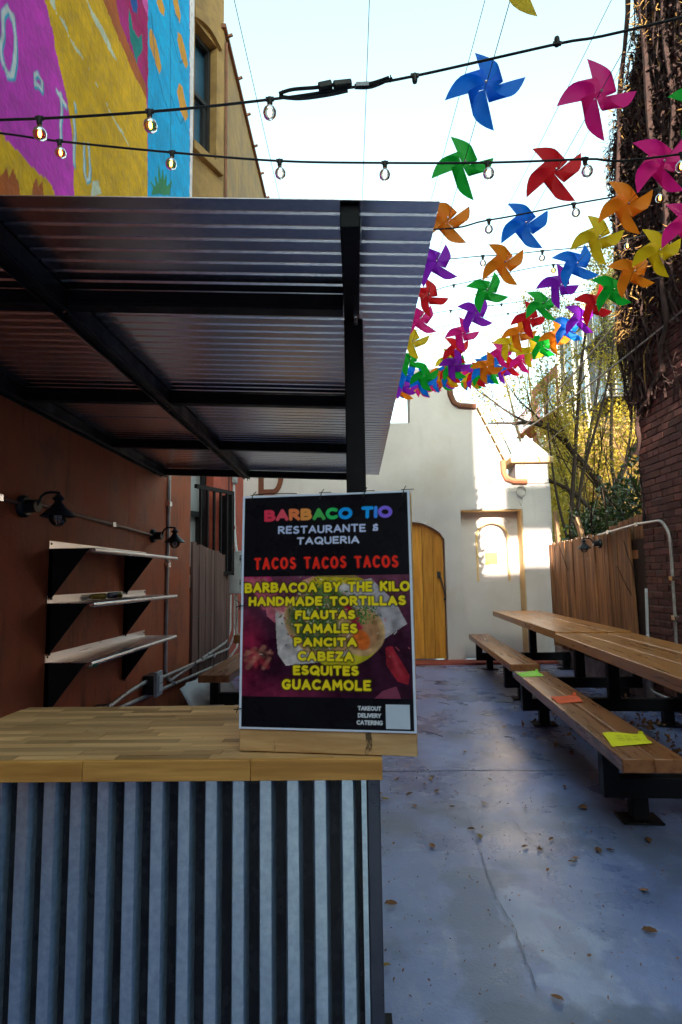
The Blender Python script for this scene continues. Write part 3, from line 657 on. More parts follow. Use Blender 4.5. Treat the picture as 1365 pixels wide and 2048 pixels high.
# ---------------- brick building on the right
XB = 2.875
kb = thing('brick_building', 'tall dark red brick building along the right side of the alley', 'building', (XB + 1, 0, 0))
def ymax(z): return float(np.interp(z, [0, 2.9, 3.3, 5.8, 6.15, 6.6, 7.2, 11.5], [6.05, 6.05, 6.12, 6.14, 5.72, 5.30, 5.14, 5.02]))
b = MB(); b.prism([(-7.3, 0), (-7.3, 4.6), (-.5, 4.6), (-.5, 11.5)][::-1] + [(ymax(z) - .004, z) for z in (0, 2.9, 3.3, 5.8, 6.15, 6.6, 7.2, 11.5)] + [], 'x', XB + .008, 5.5); b.build('mortar_wall', K['mortar'], kb, smooth=False)
rb = random.Random(3)
def brick_mesh(l):
    m = MB(); m.box(0, .09, 0, l, 0, .056); me = bpy.data.meshes.new('brick'); me.from_pydata(m.v, [], m.f)
    bm = bmesh.new(); bm.from_mesh(me); bmesh.ops.bevel(bm, geom=[e_ for e_ in bm.edges], offset=.004, segments=1, affect='EDGES'); bmesh.ops.recalc_face_normals(bm, faces=bm.faces); bm.to_mesh(me); bm.free()
    me.materials.append(K['brick']); return me
bfull, bhalf = brick_mesh(.198), brick_mesh(.095)
COURSE = .0675
def brick_rows(z0, z1, y_lo):
    k0 = int(z0 / COURSE); k1 = int(z1 / COURSE)
    for k in range(k0, k1):
        y = ymax(k * COURSE); first = True; hdr = (k % 6 == 5)
        while y > y_lo:
            l = .198
            if hdr or (first and k % 2): l = .095
            if y - l < y_lo - .2: break
            yield k, y - l, l
            y -= l + .0105; first = False
cnt = 0
stuffb = MB()
for k, y, l in brick_rows(0, 11.4, 2.6):
    px = -.002 + rb.uniform(-.004, .006); near = (y > 5.12 and k * COURSE < 3.75 and cnt < 298)
    if near:
        o = bpy.data.objects.new('brick', bhalf if l < .1 else bfull); link(o); o.parent = kb
        o.location = (XB - px - (XB + 1) - .006, y, k * COURSE + rb.uniform(-.0015, .0015)); o.rotation_euler = (0, 0, rb.uniform(-.012, .012)); cnt += 1
    else:
        stuffb.box(XB - px - .006, XB + .05, y, y + l, k * COURSE, k * COURSE + .056)
so = stuffb.build('brickwork', K['brick'], kb, smooth=False, recalc=False); so['kind'] = 'stuff'

# ---------------- unseen buildings added behind the camera, shaped to shade the alley and pass sun patches
sb = thing('unseen_sun_blocker', 'unseen pale wall added behind the camera, its gaps shaped to pass sun patches', 'building', (0, -8, 0))
b = MB(); b.box(-6, -1.5, -8.2, -7.9, 0, 6.91); b.box(-6, .97, -8.2, -7.9, 6.91, 11); b.box(2.8, 6, -8.2, -7.9, 0, 6.91); b.box(-1.5, 2.8, -8.2, -7.9, 4.1, 6.91); b.build('wall', K['white_plaster'], sb)
b = MB(); b.box(1.35, 6, -8.2, -7.9, 7.50, 8.13); b.build('shade_bar', K['white_plaster'], sb)  # unseen bar added for the shadow band on the white wall
b = MB(); b.box(5.6, 6.0, -8.2, -7.9, 6.91, 7.5); b.box(4.2, 4.4, -8.2, -7.9, 6.91, 7.5); b.build('shade_bar_post', K['white_plaster'], sb)

ob2 = thing('added_opposite_building', 'unseen long pale building added across the street to hide bright sky and give fill', 'building', (0, -22, 0))  # added to hide the bright horizon and bounce pale fill
b = MB(); b.box(-22, 22, -26, -21, 0, 9.0); b.build('wall', K['white_plaster'], ob2)
for i in range(14):
    for z in (.8, 3.6, 6.4):
        b = MB(); b.box(-20 + i * 3, -18.8 + i * 3, -21, -20.95, z, z + 1.7); w = b.build('window', K['rear_trim'], ob2); b = MB(); b.box(-19.92 + i * 3, -18.88 + i * 3, -20.94, -20.93, z + .08, z + 1.62); b.build('pane', K['window_glass'], w)

# ================================================================ CANOPY
cn = thing('metal_canopy', 'black steel framed canopy roofed with galvanised corrugated sheets over the counter', 'canopy', (0, 1.79, 0))
def zr(x): return 2.098 - .045 * x       # underside of the roof sheets
def sheet(y0, y1, dz, nm='roof_sheet'):
    pitch = .058; prof = []; y = y0
    while y < y1 - .001:
        for dy, h in ((0, 0), (.042, 0), (.045, .0055), (.055, .0055)):
            if y + dy < y1: prof.append((y + dy, h))
        y += pitch
    prof.append((y1, 0))
    b = MB(); xs = [-1.60, -1.0, -.5, 0, .203]; vs = []; n = len(prof)
    for x in xs:
        for (yy, h) in prof: vs.append((x, yy, zr(x) + h + dz))
    for x in xs:
        for (yy, h) in prof: vs.append((x, yy, zr(x) + h + dz + .0022))
    T = n * len(xs); fs = []
    for i in range(len(xs) - 1):
        for j in range(n - 1):
            k = i * n + j; fs.append((k, k + 1, k + n + 1, k + n)); fs.append((T + k, T + k + n, T + k + n + 1, T + k + 1))
    for j in range(n - 1):
        k = (len(xs) - 1) * n + j; fs.append((k, k + 1, T + k + 1, T + k)); fs.append((j, T + j, T + j + 1, j + 1))
    for i in range(len(xs) - 1):
        k = i * n; fs.append((k, k + n, T + k + n, T + k)); k += n - 1; fs.append((k, T + k, T + k + n, k + n))
    b.add(vs, fs); return b.build(nm, K['galv_roof'], cn, ang=25)
for i, (y0, y1) in enumerate(((1.272, 2.30), (2.262, 3.27), (3.235, 4.30), (4.262, 4.915))): sheet(y0, y1, .003 * (i % 2))
BY = (1.745, 2.765, 3.80, 4.86)
for y in BY:
    b = MB()
    for x0, x1 in ((-1.60, -.917), (-.863, -.026)):
        b.bar((x0, y, zr(x0) - .028), (x1, y, zr(x1) - .028), .045, .052)
        b.bar((x0, y - .030, zr(x0) - .052), (x1, y - .030, zr(x1) - .052), .016, .010)
    b.build('cross_beam', K['black_steel'], cn, bevel=.003)
for x, y0, y1 in ((-1.583, .9, 4.90), (-.890, 1.0, 4.90), (0, 1.285, 4.90)):
    b = MB(); b.bar((x, y0, zr(x) - .030), (x, y1, zr(x) - .030), .050 if x else .046, .056)
    if x: b.bar((x - .022, y0, zr(x) - .064), (x - .022, y1, zr(x) - .064), .006, .012); b.bar((x + .022, y0, zr(x) - .064), (x + .022, y1, zr(x) - .064), .006, .012)
    b.build('long_beam', K['black_steel'], cn, bevel=.003)
b = MB(); b.box(-.024, .034, 1.762, 1.818, 0, zr(0) - .060); b.build('post', K['black_steel'], cn, bevel=.004)
b = MB(); b.box(-.07, .08, 1.715, 1.865, 0, .010); b.build('base_plate', K['black_steel'], cn)
b = MB()
for (x, y) in [(x, y) for x in (-1.583, -.890, .0) for y in BY]:
    b.tube([(x + .012, y, zr(x) - .060), (x + .012, y, zr(x) - .085)], .006, 6)
    b.tube([(x - .012, y - .01, zr(x) - .060), (x - .012, y - .01, zr(x) - .078)], .008, 6)
del b.v[:]; del b.f[:]; del b.mi[:]
for (x, y) in [(x, y) for x in (-1.583, -.890, .0) for y in BY]:
    b = MB(); b.tube([(x + .012, y, zr(x) - .058), (x + .012, y, zr(x) - .085)], .006, 6); b.tube([(x + .012, y, zr(x) - .0585), (x + .012, y, zr(x) - .066)], .010, 6); b.build('bolt', K['chrome'], cn)
b = MB(); b.box(.0242, .0262, 1.32, 1.37, zr(0) - .05, zr(0) - .012); b.build('white_sticker', K['white_metal'], cn)

# ================================================================ COUNTER
ct = thing('bar_counter', 'outdoor bar counter with butcher block top and galvanised ribbed metal front', 'counter', (-.45, 1.5, 0))
X0, X1, Y0, Y1, HT = -.958, .046, 1.243, 1.765, .89
b = MB(); b.box(X0, X1 - .002, Y0 + .012, Y1, HT - .040, HT - .010); b.build('top_core', K['edge_wood'], ct)
rs = random.Random(11)
rows = 17; rw = (Y1 - Y0 - .012) / rows
for j in range(rows):
    y0 = Y0 + .012 + j * rw; x = X0 - rs.uniform(0, .3)
    while x < X1:
        l = rs.uniform(.08, .30); xa, xb = max(x, X0), min(x + l, X1)
        if X1 - xb < .05: xb = X1
        if xb - xa > .02:
            b = MB(); b.box(xa + .0004, xb - .0004, y0 + .0004, y0 + rw - .0004, HT - .0099, HT + rs.uniform(-.0003, .0003)); b.build('stave', K['stave'], ct, smooth=False)
        x = xb if xb == X1 else x + l
x = X0
for l in (.40, .34, .40):
    xb = min(X1, x + l); b = MB(); b.box(x + .0004, xb - .0004, Y0, Y0 + .0118, HT - .041, HT - .0002); b.build('front_edge', K['edge_wood'], ct, bevel=.0015); x = xb
    if x >= X1: break
b = MB(); b.box(X0 + .02, .014, 1.292, 1.30, .02, HT - .043); b.build('backing_panel', K['black_back'], ct)
b = MB(); b.prism([(0, 1.2915), (.004, 1.268), (.0065, 1.264), (.0285, 1.264), (.031, 1.268), (.035, 1.2915), (.033, 1.2915), (.0295, 1.269), (.0055, 1.269), (.002, 1.2915)], 'z', .012, HT - .043)
rib0 = b.build('rib', K['galv'], ct, ang=35)
me_rib = rib0.data
for i in range(17):
    x = -.0425 - .0553 * i
    o = rib0 if i == 0 else dup(rib0, ct)
    o.location = (x if i == 0 else x, 0, 0)
# mesh is stored relative to the thing's base, so positions add up
b = MB()
for (x, z) in ((-.515, .67), (.028, .855), (-.515, .30), (.028, .3)): b.ball((x, 1.289 if x < 0 else 1.256, z), .004, 8, 5)
b.build('screw', K['chrome'], ct)
b = MB(); b.box(.0145, .0405, 1.258, 1.284, 0, HT - .042); b.build('corner_post', K['grey_steel'], ct, bevel=.002)
b = MB(); b.box(.0155, .0385, 1.70, 1.72, 0, HT - .042); b.box(X0 + .02, X0 + .05, 1.26, 1.29, 0, HT - .042); b.box(X0 + .02, X0 + .05, 1.70, 1.73, 0, HT - .042); b.build('frame_post', K['grey_steel'], ct)
b = MB(); b.box(.003, .013, 1.262, 1.288, .01, HT - .043); b.build('edge_strip', K['galv'], ct)
b = MB(); b.box(.030, .036, 1.285, 1.70, .02, HT - .05); b.build('side_panel', K['galv'], ct)

# ================================================================ SIGN
sg = thing('menu_sign', 'tall black taqueria menu poster with rainbow lettering fixed to a board on the counter', 'sign', (-.06, 1.28, HT))
BL = Vector((-.252, 1.300, HT + .002)); BR = Vector((.113, 1.248, HT + .002))
ex = (BR - BL).normalized(); lean = Vector((0, .035, .54)); lean = (lean - ex * lean.dot(ex)).normalized(); en = ex.cross(lean).normalized()
if en.y > 0: en = -en
W_ = (BR - BL).length; HB = .543
def sp(u, v, d=0): return BL + ex * u + lean * v + en * d
b = MB(); vs = [sp(u, v, d) for u in (0, W_ + .003) for d in (-.018, 0) for v in (0, HB - .004)]; b.add(vs, BF); b.build('wood_board', K['pine'], sg, bevel=.0015)
b = MB(); vs = [sp(u, v, d) for u in (.02, W_ - .02) for d in (-.040, -.019) for v in (.0, .03)]; b.add(vs, BF); b.build('rear_batten', K['pine'], sg)
# the poster print
NU, NV = 330, 440
Ug, Vg = np.meshgrid(np.linspace(0, 1, NU), np.linspace(0, 1.375, NV))     # v up, unit = poster width
PH = 1.375
def py(ycrop): return PH * (1 - (ycrop - 87) / 1606.0)
def px_(xc, yc): l = 107 - 47 * (yc - 87) / 1606; r_ = 1280 - 5 * (yc - 87) / 1606; return (xc - l) / (r_ - l)
P = Paint(Ug, Vg, (.006, .006, .010))
nz = bumpy_noise(Ug, Vg, 30, 5, 4); nz2 = bumpy_noise(Ug, Vg, 9, 8, 4)
pt = lambda x, y: (px_(x, y), py(y))
pic = (Vg < py(667)) & (Vg > py(1480))
base = np.zeros(P.C.shape); base[:] = (.035, .006, .022)
tm = np.clip((Vg - py(1100)) * 2.2, 0, 1)[..., None]; base = base * (1 - tm) + np.array((.17, .045, .09)) * tm
lm = np.clip(1 - np.hypot((Ug - .02) / .16, (Vg - py(1150)) / .25), 0, 1)[..., None]; base = base + np.array((.30, .01, .04)) * lm
bm_ = np.clip(1 - np.hypot((Ug - .1) / .5, (Vg - py(1460)) / .12), 0, 1)[..., None]; base += np.array((.16, .01, .035)) * bm_
P.C[pic] = (base * (1 + .5 * nz2[..., None]))[pic]
P.poly([pt(110, 667), pt(300, 667), pt(360, 760), pt(340, 830), pt(250, 870), pt(160, 760), pt(110, 720)], (.42, .03, .12))
P.poly([pt(250, 800), pt(400, 840), pt(440, 930), pt(330, 990), pt(270, 940)], (.50, .12, .18))
P.poly([pt(520, 700), pt(600, 670), pt(700, 700), pt(660, 760), pt(540, 780)], (.55, .25, .17))
P.ellipse(pt(800, 800), .21, .13, (.55, .42, .02), -.2, .04)
P.ellipse(pt(820, 1130), .20, .125, (.50, .42, .02), .25, .04)
P.poly([pt(330, 890), pt(420, 930), pt(760, 740), pt(1000, 690), pt(1160, 850), pt(1235, 995), pt(1040, 1120), pt(900, 1180), pt(640, 1250), pt(400, 1275), pt(345, 1200), pt(335, 1080)], (.52, .46, .47))
P.poly([pt(1010, 700), pt(1160, 860), pt(1235, 995), pt(1050, 1110)], (.40, .36, .40))
P.ellipse(pt(620, 1010), .215, .155, (.46, .25, .12), -.7, .05); P.ellipse(pt(930, 1050), .13, .135, (.55, .33, .16), .2, .06); P.ellipse(pt(925, 1050), .105, .105, (.42, .20, .10), .2, .08)
P.ellipse(pt(600, 1000), .17, .12, (.09, .13, .05), -.7, .3); P.ellipse(pt(700, 830), .14, .075, (.10, .15, .05), -.2, .35)
rp = random.Random(5)
for i in range(420):
    c = pt(rp.gauss(640, 110), rp.gauss(940, 130)); k = rp.random()
    col = (.03, .11, .03) if k < .45 else (.10, .20, .05) if k < .62 else (.45, .42, .30) if k < .8 else (.30, .05, .07) if k < .92 else (.25, .12, .05)
    a_ = rp.uniform(0, 3.14); l = rp.uniform(.004, .016); P.stroke([(c[0], c[1]), (c[0] + l * math.cos(a_), c[1] + l * math.sin(a_))], rp.uniform(.004, .009), col, .004)
P.stroke([pt(840, 890), pt(880, 950), pt(905, 1020)], .05, (.36, .015, .05), .02); P.ellipse(pt(925, 1100), .045, .06, (.65, .13, .02), .5, .2)
for i in range(150):
    c = pt(rp.gauss(940, 45), rp.gauss(925, 38)); P.ellipse(c, rp.uniform(.003, .008), rp.uniform(.003, .008), (.04, .13, .03) if i % 3 else (.14, .24, .05), 0, .4) if i < 60 else P.stroke([c, (c[0] + rp.uniform(-.012, .012), c[1] + rp.uniform(-.012, .012))], .005, (.04, .13, .03) if i % 3 else (.13, .22, .05), .004)
for i in range(26): P.stroke([pt(rp.uniform(110, 310), rp.uniform(1150, 1300)), pt(rp.uniform(110, 310), rp.uniform(1150, 1300))], rp.uniform(.006, .03), rp.choice([(.38, .03, .05), (.14, .01, .02), (.55, .22, .16), (.03, .005, .01)]), .012, .5)
P.poly([pt(1085, 1150), pt(1130, 1140), pt(1240, 1330), pt(1230, 1390), pt(1160, 1370), pt(1090, 1270)], (.30, .015, .03)); P.stroke([pt(1130, 1200), pt(1180, 1320)], .02, (.50, .05, .07), .02, .7)
nf = bumpy_noise(Ug, Vg, 90, 12, 3); nm = bumpy_noise(Ug, Vg, 38, 13, 4)
for i in range(60): c = pt(rp.gauss(800, 190), rp.gauss(980, 150)); P.stroke([c, (c[0] + rp.uniform(-.02, .02), c[1] + rp.uniform(-.02, .02))], rp.uniform(.003, .006), rp.choice([(.75, .72, .66), (.60, .12, .16), (.20, .30, .08), (.62, .42, .2)]), .003, .8)
for k in range(5): P.stroke([(px_(925, 1050) + (.115 - .008 * k) * math.cos(R(t)), py(1050) + (.118 - .008 * k) * math.sin(R(t))) for t in range(-60, 70, 10)], .0035, (.30, .15, .06), .003, .5)
for k in range(4): P.stroke([pt(130 + 42 * k, 690), pt(200 + 40 * k, 780), pt(250 + 40 * k, 880 + 12 * k)], .030, (.50, .10 + .02 * k, .16), .012, .7); P.stroke([pt(152 + 42 * k, 690), pt(222 + 40 * k, 780), pt(268 + 40 * k, 870 + 12 * k)], .004, (.20, .02, .05), .006, .6)
P.C = np.where(pic[..., None], P.C * (1 + .32 * nf + .40 * nm)[..., None], P.C); P.C = np.clip(P.C, .002, .9)
P.poly([pt(300, 667), pt(1150, 667), pt(1155, 690), pt(1000, 690), pt(600, 672), pt(310, 690)], (.14, .04, .08), .6)
P.poly([pt(1000, 1480), pt(1180, 1480), pt(1150, 1400), pt(1060, 1430)], (.24, .05, .10))
out_pic = (Vg >= py(667)) | (Vg <= py(1480)); P.C[out_pic] = (.006, .006, .010)
so_ = .0035
rain = [(.80, .045, .10), (.80, .09, .14), (.85, .22, .08), (.85, .32, .08), (.07, .45, .10), (.03, .55, .14), (.01, .36, .95), (0, 0, 0), (.01, .36, .95), (.05, .28, .95), (.24, .15, .85)]
write(P, 'BARBACO TIO', *(px_(262, 230), px_(1160, 230)), py(275), py(190), .021, rain, so_)
write(P, 'RESTAURANTE &', px_(360, 340), px_(1060, 340), py(368), py(312), .010, (.55, .62, .92), so_)
write(P, 'TAQUERIA', px_(492, 420), px_(930, 420), py(447), py(394), .010, (.60, .66, .92), so_)
write(P, 'TACOS TACOS TACOS', px_(192, 575), px_(1196, 575), py(614), py(537), .014, (.10, .02, .03), so_, narrow=.62, gap=.34)
write(P, 'TACOS TACOS TACOS', px_(185, 575), px_(1189, 575), py(618), py(533), .014, (.95, .03, .015), so_, narrow=.62, gap=.34)
ye = (.95, .74, .02); hl = ((.035, .03, .002), .014, .85)
for t, x0, x1, yb, yt in (('BARBACOA BY THE KILO', 112, 1262, 780, 710), ('HANDMADE TORTILLAS', 140, 1232, 873, 808), ('FLAUTAS', 470, 888, 965, 903), ('TAMALES', 460, 900, 1058, 993), ('PANCITA', 458, 895, 1147, 1086), ('CABEZA', 482, 870, 1243, 1178), ('ESQUITES', 448, 902, 1337, 1272), ('GUACAMOLE', 368, 982, 1433, 1363)):
    write(P, t, px_(x0, yb), px_(x1, yb), py(yb), py(yt), .0148, ye, so_, halo=hl, gap=.36)
for t, x0, x1, yb, yt in (('TAKEOUT', 888, 1045, 1557, 1529), ('DELIVERY', 888, 1043, 1602, 1574), ('CATERING', 878, 1053, 1648, 1619)):
    write(P, t, px_(x0, yb), px_(x1, yb), py(yb), py(yt), .0058, (.72, .76, .85), .003, gap=.26)
P.poly([pt(1075, 1515), pt(1232, 1515), pt(1232, 1670), pt(1075, 1670)], (.58, .66, .80))
edge = np.minimum.reduce([Ug, 1 - Ug, Vg, PH - Vg]); P.C[edge < .0125] = (.66, .74, .92)
v0 = .045; PW = W_ + .002
sc = (HB - v0) / PH
def tws(u, v):
    P3 = np.array(BL)[None, None] + np.array(ex)[None, None] * ((-.004 + .0035 * (1 - v / PH)) + u * (PW + .002))[..., None] + np.array(lean)[None, None] * (v0 + v * sc)[..., None] + np.array(en)[None, None] * (.0035 + .0012 * np.sin(u * 9 + v * 4) * np.sin(v * 5))[..., None]
    return P3
po = print_sheet('poster', P, tws, K['poster'], sg)
for u in (.055, .48, .74, .97): b = MB(); b.tube([sp(u * W_ - .004, HB - .012, .006), sp(u * W_, HB + .004, .004), sp(u * W_ + .003, HB + .012, -.006)], .0011, 5); b.tube([sp(u * W_ - .006, HB + .002, .005), sp(u * W_ + .02, HB + .004, -.004)], .0010, 5); b.build('zip_tie', K['zip'], sg)
b = MB(); b.tube([sp(.02, HB + .003, .004), sp(.06, HB + .006, 0), sp(.12, HB + .003, .002)], .0010, 5)
b.build('zip_tie', K['zip'], sg)
for v in (.30, .085): b = MB(); b.tube([sp(-.013, v - .002, .002), sp(-.002, v, .006), sp(.008, v + .001, .005)], .0012, 5); b.tube([sp(-.008, v - .008, .0), sp(-.002, v + .004, .006)], .0011, 5); b.build('zip_tie', K['zip'], sg)

# ================================================================ SHELVES ON THE RED WALL
def shelf(z, label, ext=False):
    t = thing('wall_shelf', label, 'shelf', (XW, 3.8, z), 'steel shelves on the red wall')
    ya, yb, w = 3.11, 4.57, .25
    b = MB(); b.box(XW + .004, XW + w - .012, ya, yb, z - .003, z); b.box(XW + .0005, XW + .004, ya, yb, z - .003, z + .040); b.build('shelf_board', K['stainless'], t)
    b = MB(); b.tube([(XW + w - .012, ya, z - .012), (XW + w - .012, yb, z - .012)], .0125, 12); b.build('rolled_edge', K['stainless'], t)
    b = MB(); b.ball((XW + .005, ya + .02, z + .025), .006, 6, 4); b.ball((XW + .005, yb - .02, z + .025), .006, 6, 4); b.build('screw', K['black_steel'], t)
    for y in (ya + .004, yb - .42):
        b = MB(); b.prism([(XW + .002, z - .004), (XW + w - .03, z - .004), (XW + w - .05, z - .02), (XW + .02, z - .262), (XW + .002, z - .268)], 'y', y, y + .003)
        b.box(XW + .001, XW + .022, y, y + .012, z - .268, z - .004); b.build('bracket', K['black_steel'], t)
        b = MB(); b.box(XW + .003, XW + .018, y - .003, y + .006, z - .268, z - .256); b.build('bracket_foot', K['chrome'], t)
    return t
sh1 = shelf(1.425, 'empty topmost steel shelf on the red wall, just below the black wall lamps')
sh2 = shelf(1.140, 'middle steel shelf on the red wall, with a few small coloured bottles lying on it')
sh3 = shelf(.838, 'lowest steel shelf on the red wall, with green tape on its front edge')
b = MB(); b.box(XW + .225, XW + .252, 3.115, 3.17, .810, .816); b.box(XW + .249, XW + .252, 3.115, 3.17, .812, .826); b.build('tape', K['tape_green'], sh3)
for i, (y, x, m, lb, r_) in enumerate(((3.60, .05, 'bottle_yellow', 'small amber squeeze bottle lying at the near end of the bottles on the middle shelf', .018), (3.72, .09, 'bottle_blue', 'small dark blue bottle lying among bottles on the middle shelf', .02), (3.86, .07, 'bottle_green', 'small green capped bottle lying at the far end of the middle shelf bottles', .02), (3.78, .12, 'bottle_yellow', 'small yellow bottle lying in front of the others on the middle shelf', .016))):
    t = thing('bottle', lb, 'bottle', (XW + x, y, 1.141), 'small bottles on the middle shelf', rz=.25 * i - .3)
    Mx = Matrix.Rotation(R(90), 4, 'X')
    b = MB(); b.lathe([(.001, -.07), (r_, -.068), (r_, .03), (r_ * .5, .055), (r_ * .45, .06)], (0, 0, r_), 10, Mx); b.build('bottle_body', K[m], t, local=True)
    b = MB(); b.lathe([(r_ * .55, -.085), (r_ * .55, -.058), (.001, -.058)], (0, 0, r_), 8, Matrix.Rotation(R(90), 4, 'X')); b.lathe([(.001, -.085), (r_ * .55, -.085)], (0, 0, r_), 8, Mx); b.build('cap', K['white_metal'] if i != 2 else K['bottle_green'], t, local=True)

# ================================================================ BARN LAMPS
def barn_lamp(name_lab, loc, rz, group):
    """local: wall at x=0, lamp reaches out along +x"""
    t = thing('wall_lamp', name_lab, 'lamp', loc, group, rz)
    b = MB(); b.lathe([(.001, .0), (.055, .0), (.055, .018), (.045, .032), (.001, .034)], (0, 0, 0), 16, Matrix.Rotation(R(90), 4, 'Y')); b.tube([(.03, 0, 0), (.085, 0, 0)], .032, 12); b.build('wall_box', K['lamp_black'], t, local=True)
    b = MB(); b.tube([(.08, 0, .0), (.10, 0, .045), (.125, 0, .062), (.155, 0, .064), (.19, 0, .060), (.19, 0, .048)], .0065, 8); b.ball((.19, 0, .058), .009, 8, 6); b.build('arm', K['lamp_black'], t, local=True)
    b = MB(); b.lathe([(.001, .052), (.012, .050), (.030, .030), (.016, .018), (.022, .006), (.030, -.002), (.034, -.010), (.078, -.050), (.082, -.056), (.076, -.053), (.030, -.018), (.001, -.015)], (.19, 0, 0), 20); b.build('shade', K['lamp_black'], t, local=True, ang=30)
    g = MB(); g.lathe([(.034, -.030), (.040, -.055), (.038, -.075), (.026, -.092), (.001, -.098)], (.19, 0, 0), 16); g.build('glass_globe', K['lamp_glass'], t, local=True)
    b = MB(); b.ball((.19, 0, -.055), .018, 10, 7, (1, 1, 1.3)); b.build('bulb', K['white_metal'], t, local=True)
    b = MB(); b.tube([(.19 + .043 * math.cos(R(k * 24)), .043 * math.sin(R(k * 24)), -.07) for k in range(16)], .0014, 4)
    for k in range(3): a_ = k * math.pi / 3; b.tube([(.19 + .043 * math.cos(a_) * math.cos(R(q)), .043 * math.sin(a_) * math.cos(R(q)), -.055 - .047 * math.sin(R(q))) for q in range(0, 181, 20)], .0014, 4)
    b.build('wire_guard', K['lamp_black'], t, local=True)
    return t
barn_lamp('black barn style wall lamp nearest the camera, above the near end of the shelves', (XW, 2.84, 1.615), R(-6), 'barn lamps')
barn_lamp('black barn style wall lamp on the red wall beside the vertical white conduit', (XW, 4.70, 1.60), R(-6), 'barn lamps')
barn_lamp('black barn style lamp hanging on the right hand brown wooden fence', (2.845, 7.05, 1.60), R(180), 'barn lamps')

# ================================================================ PIPES AND BOXES ON THE LEFT WALL
def pipe(name, label, cat, pts, r_, m, clips=(), group=None):
    P_ = []
    pts = [Vector(p) for p in pts]
    for i, p in enumerate(pts):
        if 0 < i < len(pts) - 1:
            a_, c_ = (pts[i - 1] - p), (pts[i + 1] - p); d = min(.07, a_.length * .4, c_.length * .4)
            A, B = p + a_.normalized() * d, p + c_.normalized() * d
            for t in (0, .25, .5, .75, 1): P_.append(A * (1 - t) ** 2 + p * 2 * t * (1 - t) + B * t * t)
        else: P_.append(p)
    b = MB(); b.tube(P_, r_, 10)
    if not clips: return tag(b.build(name, m), label, cat, group)
    t = thing(name, label, cat, tuple(pts[0]), group); b.build('tube', m, t)
    for p in clips:
        c = MB(); p = Vector(p); c.box(p.x - r_ * 1.3, p.x + r_ * 1.3, p.y - r_ * 2.2, p.y + r_ * 2.2, p.z - r_ * 1.4, p.z + r_ * 1.4); c.build('clip', K['chrome'], t)
    return t
pipe('conduit', 'reddish painted conduit running along the red wall between the two lamps', 'pipe', [(XW + .012, 2.86, 1.645), (XW + .012, 4.70, 1.60)], .011, K['rust_pipe'], [(XW + .012, 3.9, 1.62)])
pipe('conduit', 'short conduit entering the nearest lamp from the left edge', 'pipe', [(XW + .012, 1.6, 1.66), (XW + .012, 2.80, 1.625)], .011, K['rust_pipe'], [(XW + .012, 2.62, 1.63)])
pipe('conduit', 'tall white vertical conduit on the red wall behind the second lamp, turning toward the fence', 'pipe', [(XW + .014, 5.08, 2.35), (XW + .014, 5.05, .50), (XW + .014, 5.16, .40), (XW + .014, 7.35, .49), (-1.62, 7.75, .60), (-1.64, 7.85, 1.05)], .015, K['conduit'], [(XW + .014, 5.06, 1.38), (XW + .014, 5.07, 1.9), (XW + .014, 6.2, .44)])
pipe('conduit', 'upper of the two white conduits running low from the outlet box', 'pipe', [(XW + .02, 4.75, .47), (XW + .02, 6.0, .44), (XW + .02, 7.5, .40), (-1.60, 7.9, .52), (-1.61, 7.95, 1.05)], .014, K['conduit'], [(XW + .02, 5.9, .44), (XW + .02, 6.7, .42)])
pipe('conduit', 'lower white conduit sloping past the outlet box toward the counter', 'pipe', [(XW + .03, 3.9, .42), (XW + .03, 4.4, .40), (XW + .03, 7.4, .27), (-1.58, 8.0, .36), (-1.60, 8.05, 1.05)], .014, K['conduit'], [(XW + .03, 5.2, .37), (XW + .03, 6.6, .305)])
pipe('conduit', 'short bent conduit joining the outlet box to the black box at the counter', 'pipe', [(XW + .03, 3.75, .445), (XW + .03, 4.0, .47), (XW + .03, 4.25, .49), (XW + .03, 4.55, .50)], .014, K['conduit'])
t = thing('outlet_box', 'grey weatherproof outlet box on the red wall above the counter', 'outlet box', (XW + .06, 4.65, .40))
b = MB(); b.box(XW + .002, XW + .085, 4.55, 4.75, .40, .54); b.build('box_body', K['lamp_black'], t, bevel=.006)
b = MB(); b.box(XW + .087, XW + .115, 4.54, 4.68, .385, .565); b.build('cover', K['grey_box'], t, bevel=.006)
b = MB(); b.box(XW + .117, XW + .124, 4.57, 4.65, .42, .47); b.box(XW + .117, XW + .124, 4.57, 4.65, .485, .535); b.build('socket_plate', K['white_metal'], t)
b = MB(); b.box(XW + .002, XW + .08, 3.62, 3.76, .39, .50); tag(b.build('junction_box', K['lamp_black'], bevel=.005), 'small black junction box on the red wall low behind the counter', 'junction box')
t = thing('meter_box', 'pale grey electrical meter box on the far end of the red wall behind the sign', 'meter box', (-1.62, 8.1, 1.05))
b = MB(); b.box(-1.70, -1.52, 7.93, 8.22, 1.06, 1.62); b.build('cabinet', K['grey_box'], t, bevel=.006)
b = MB(); b.box(-1.519, -1.50, 7.94, 8.21, 1.05, 1.63); b.build('cover', K['grey_box'], t, bevel=.004)
b = MB(); [b.box(-1.54, -1.49, 7.915, 7.93, z, z + .01) for z in (1.18, 1.20, 1.23, 1.50, 1.52, 1.55)]; b.build('hinge', K['lamp_black'], t)
rc = pipe('riser_conduit', 'white riser conduit with a grey cap climbing from the meter box', 'pipe', [(-1.62, 8.12, 1.62), (-1.66, 8.15, 2.0), (-1.67, 8.17, 2.55), (-1.66, 8.17, 2.66)], .018, K['pvc'], [(-1.66, 8.15, 1.95)])
b = MB(); b.box(-1.685, -1.62, 8.10, 8.2, 2.56, 2.70); b.build('conduit_head', K['grey_box'], rc, bevel=.015)
b = MB()
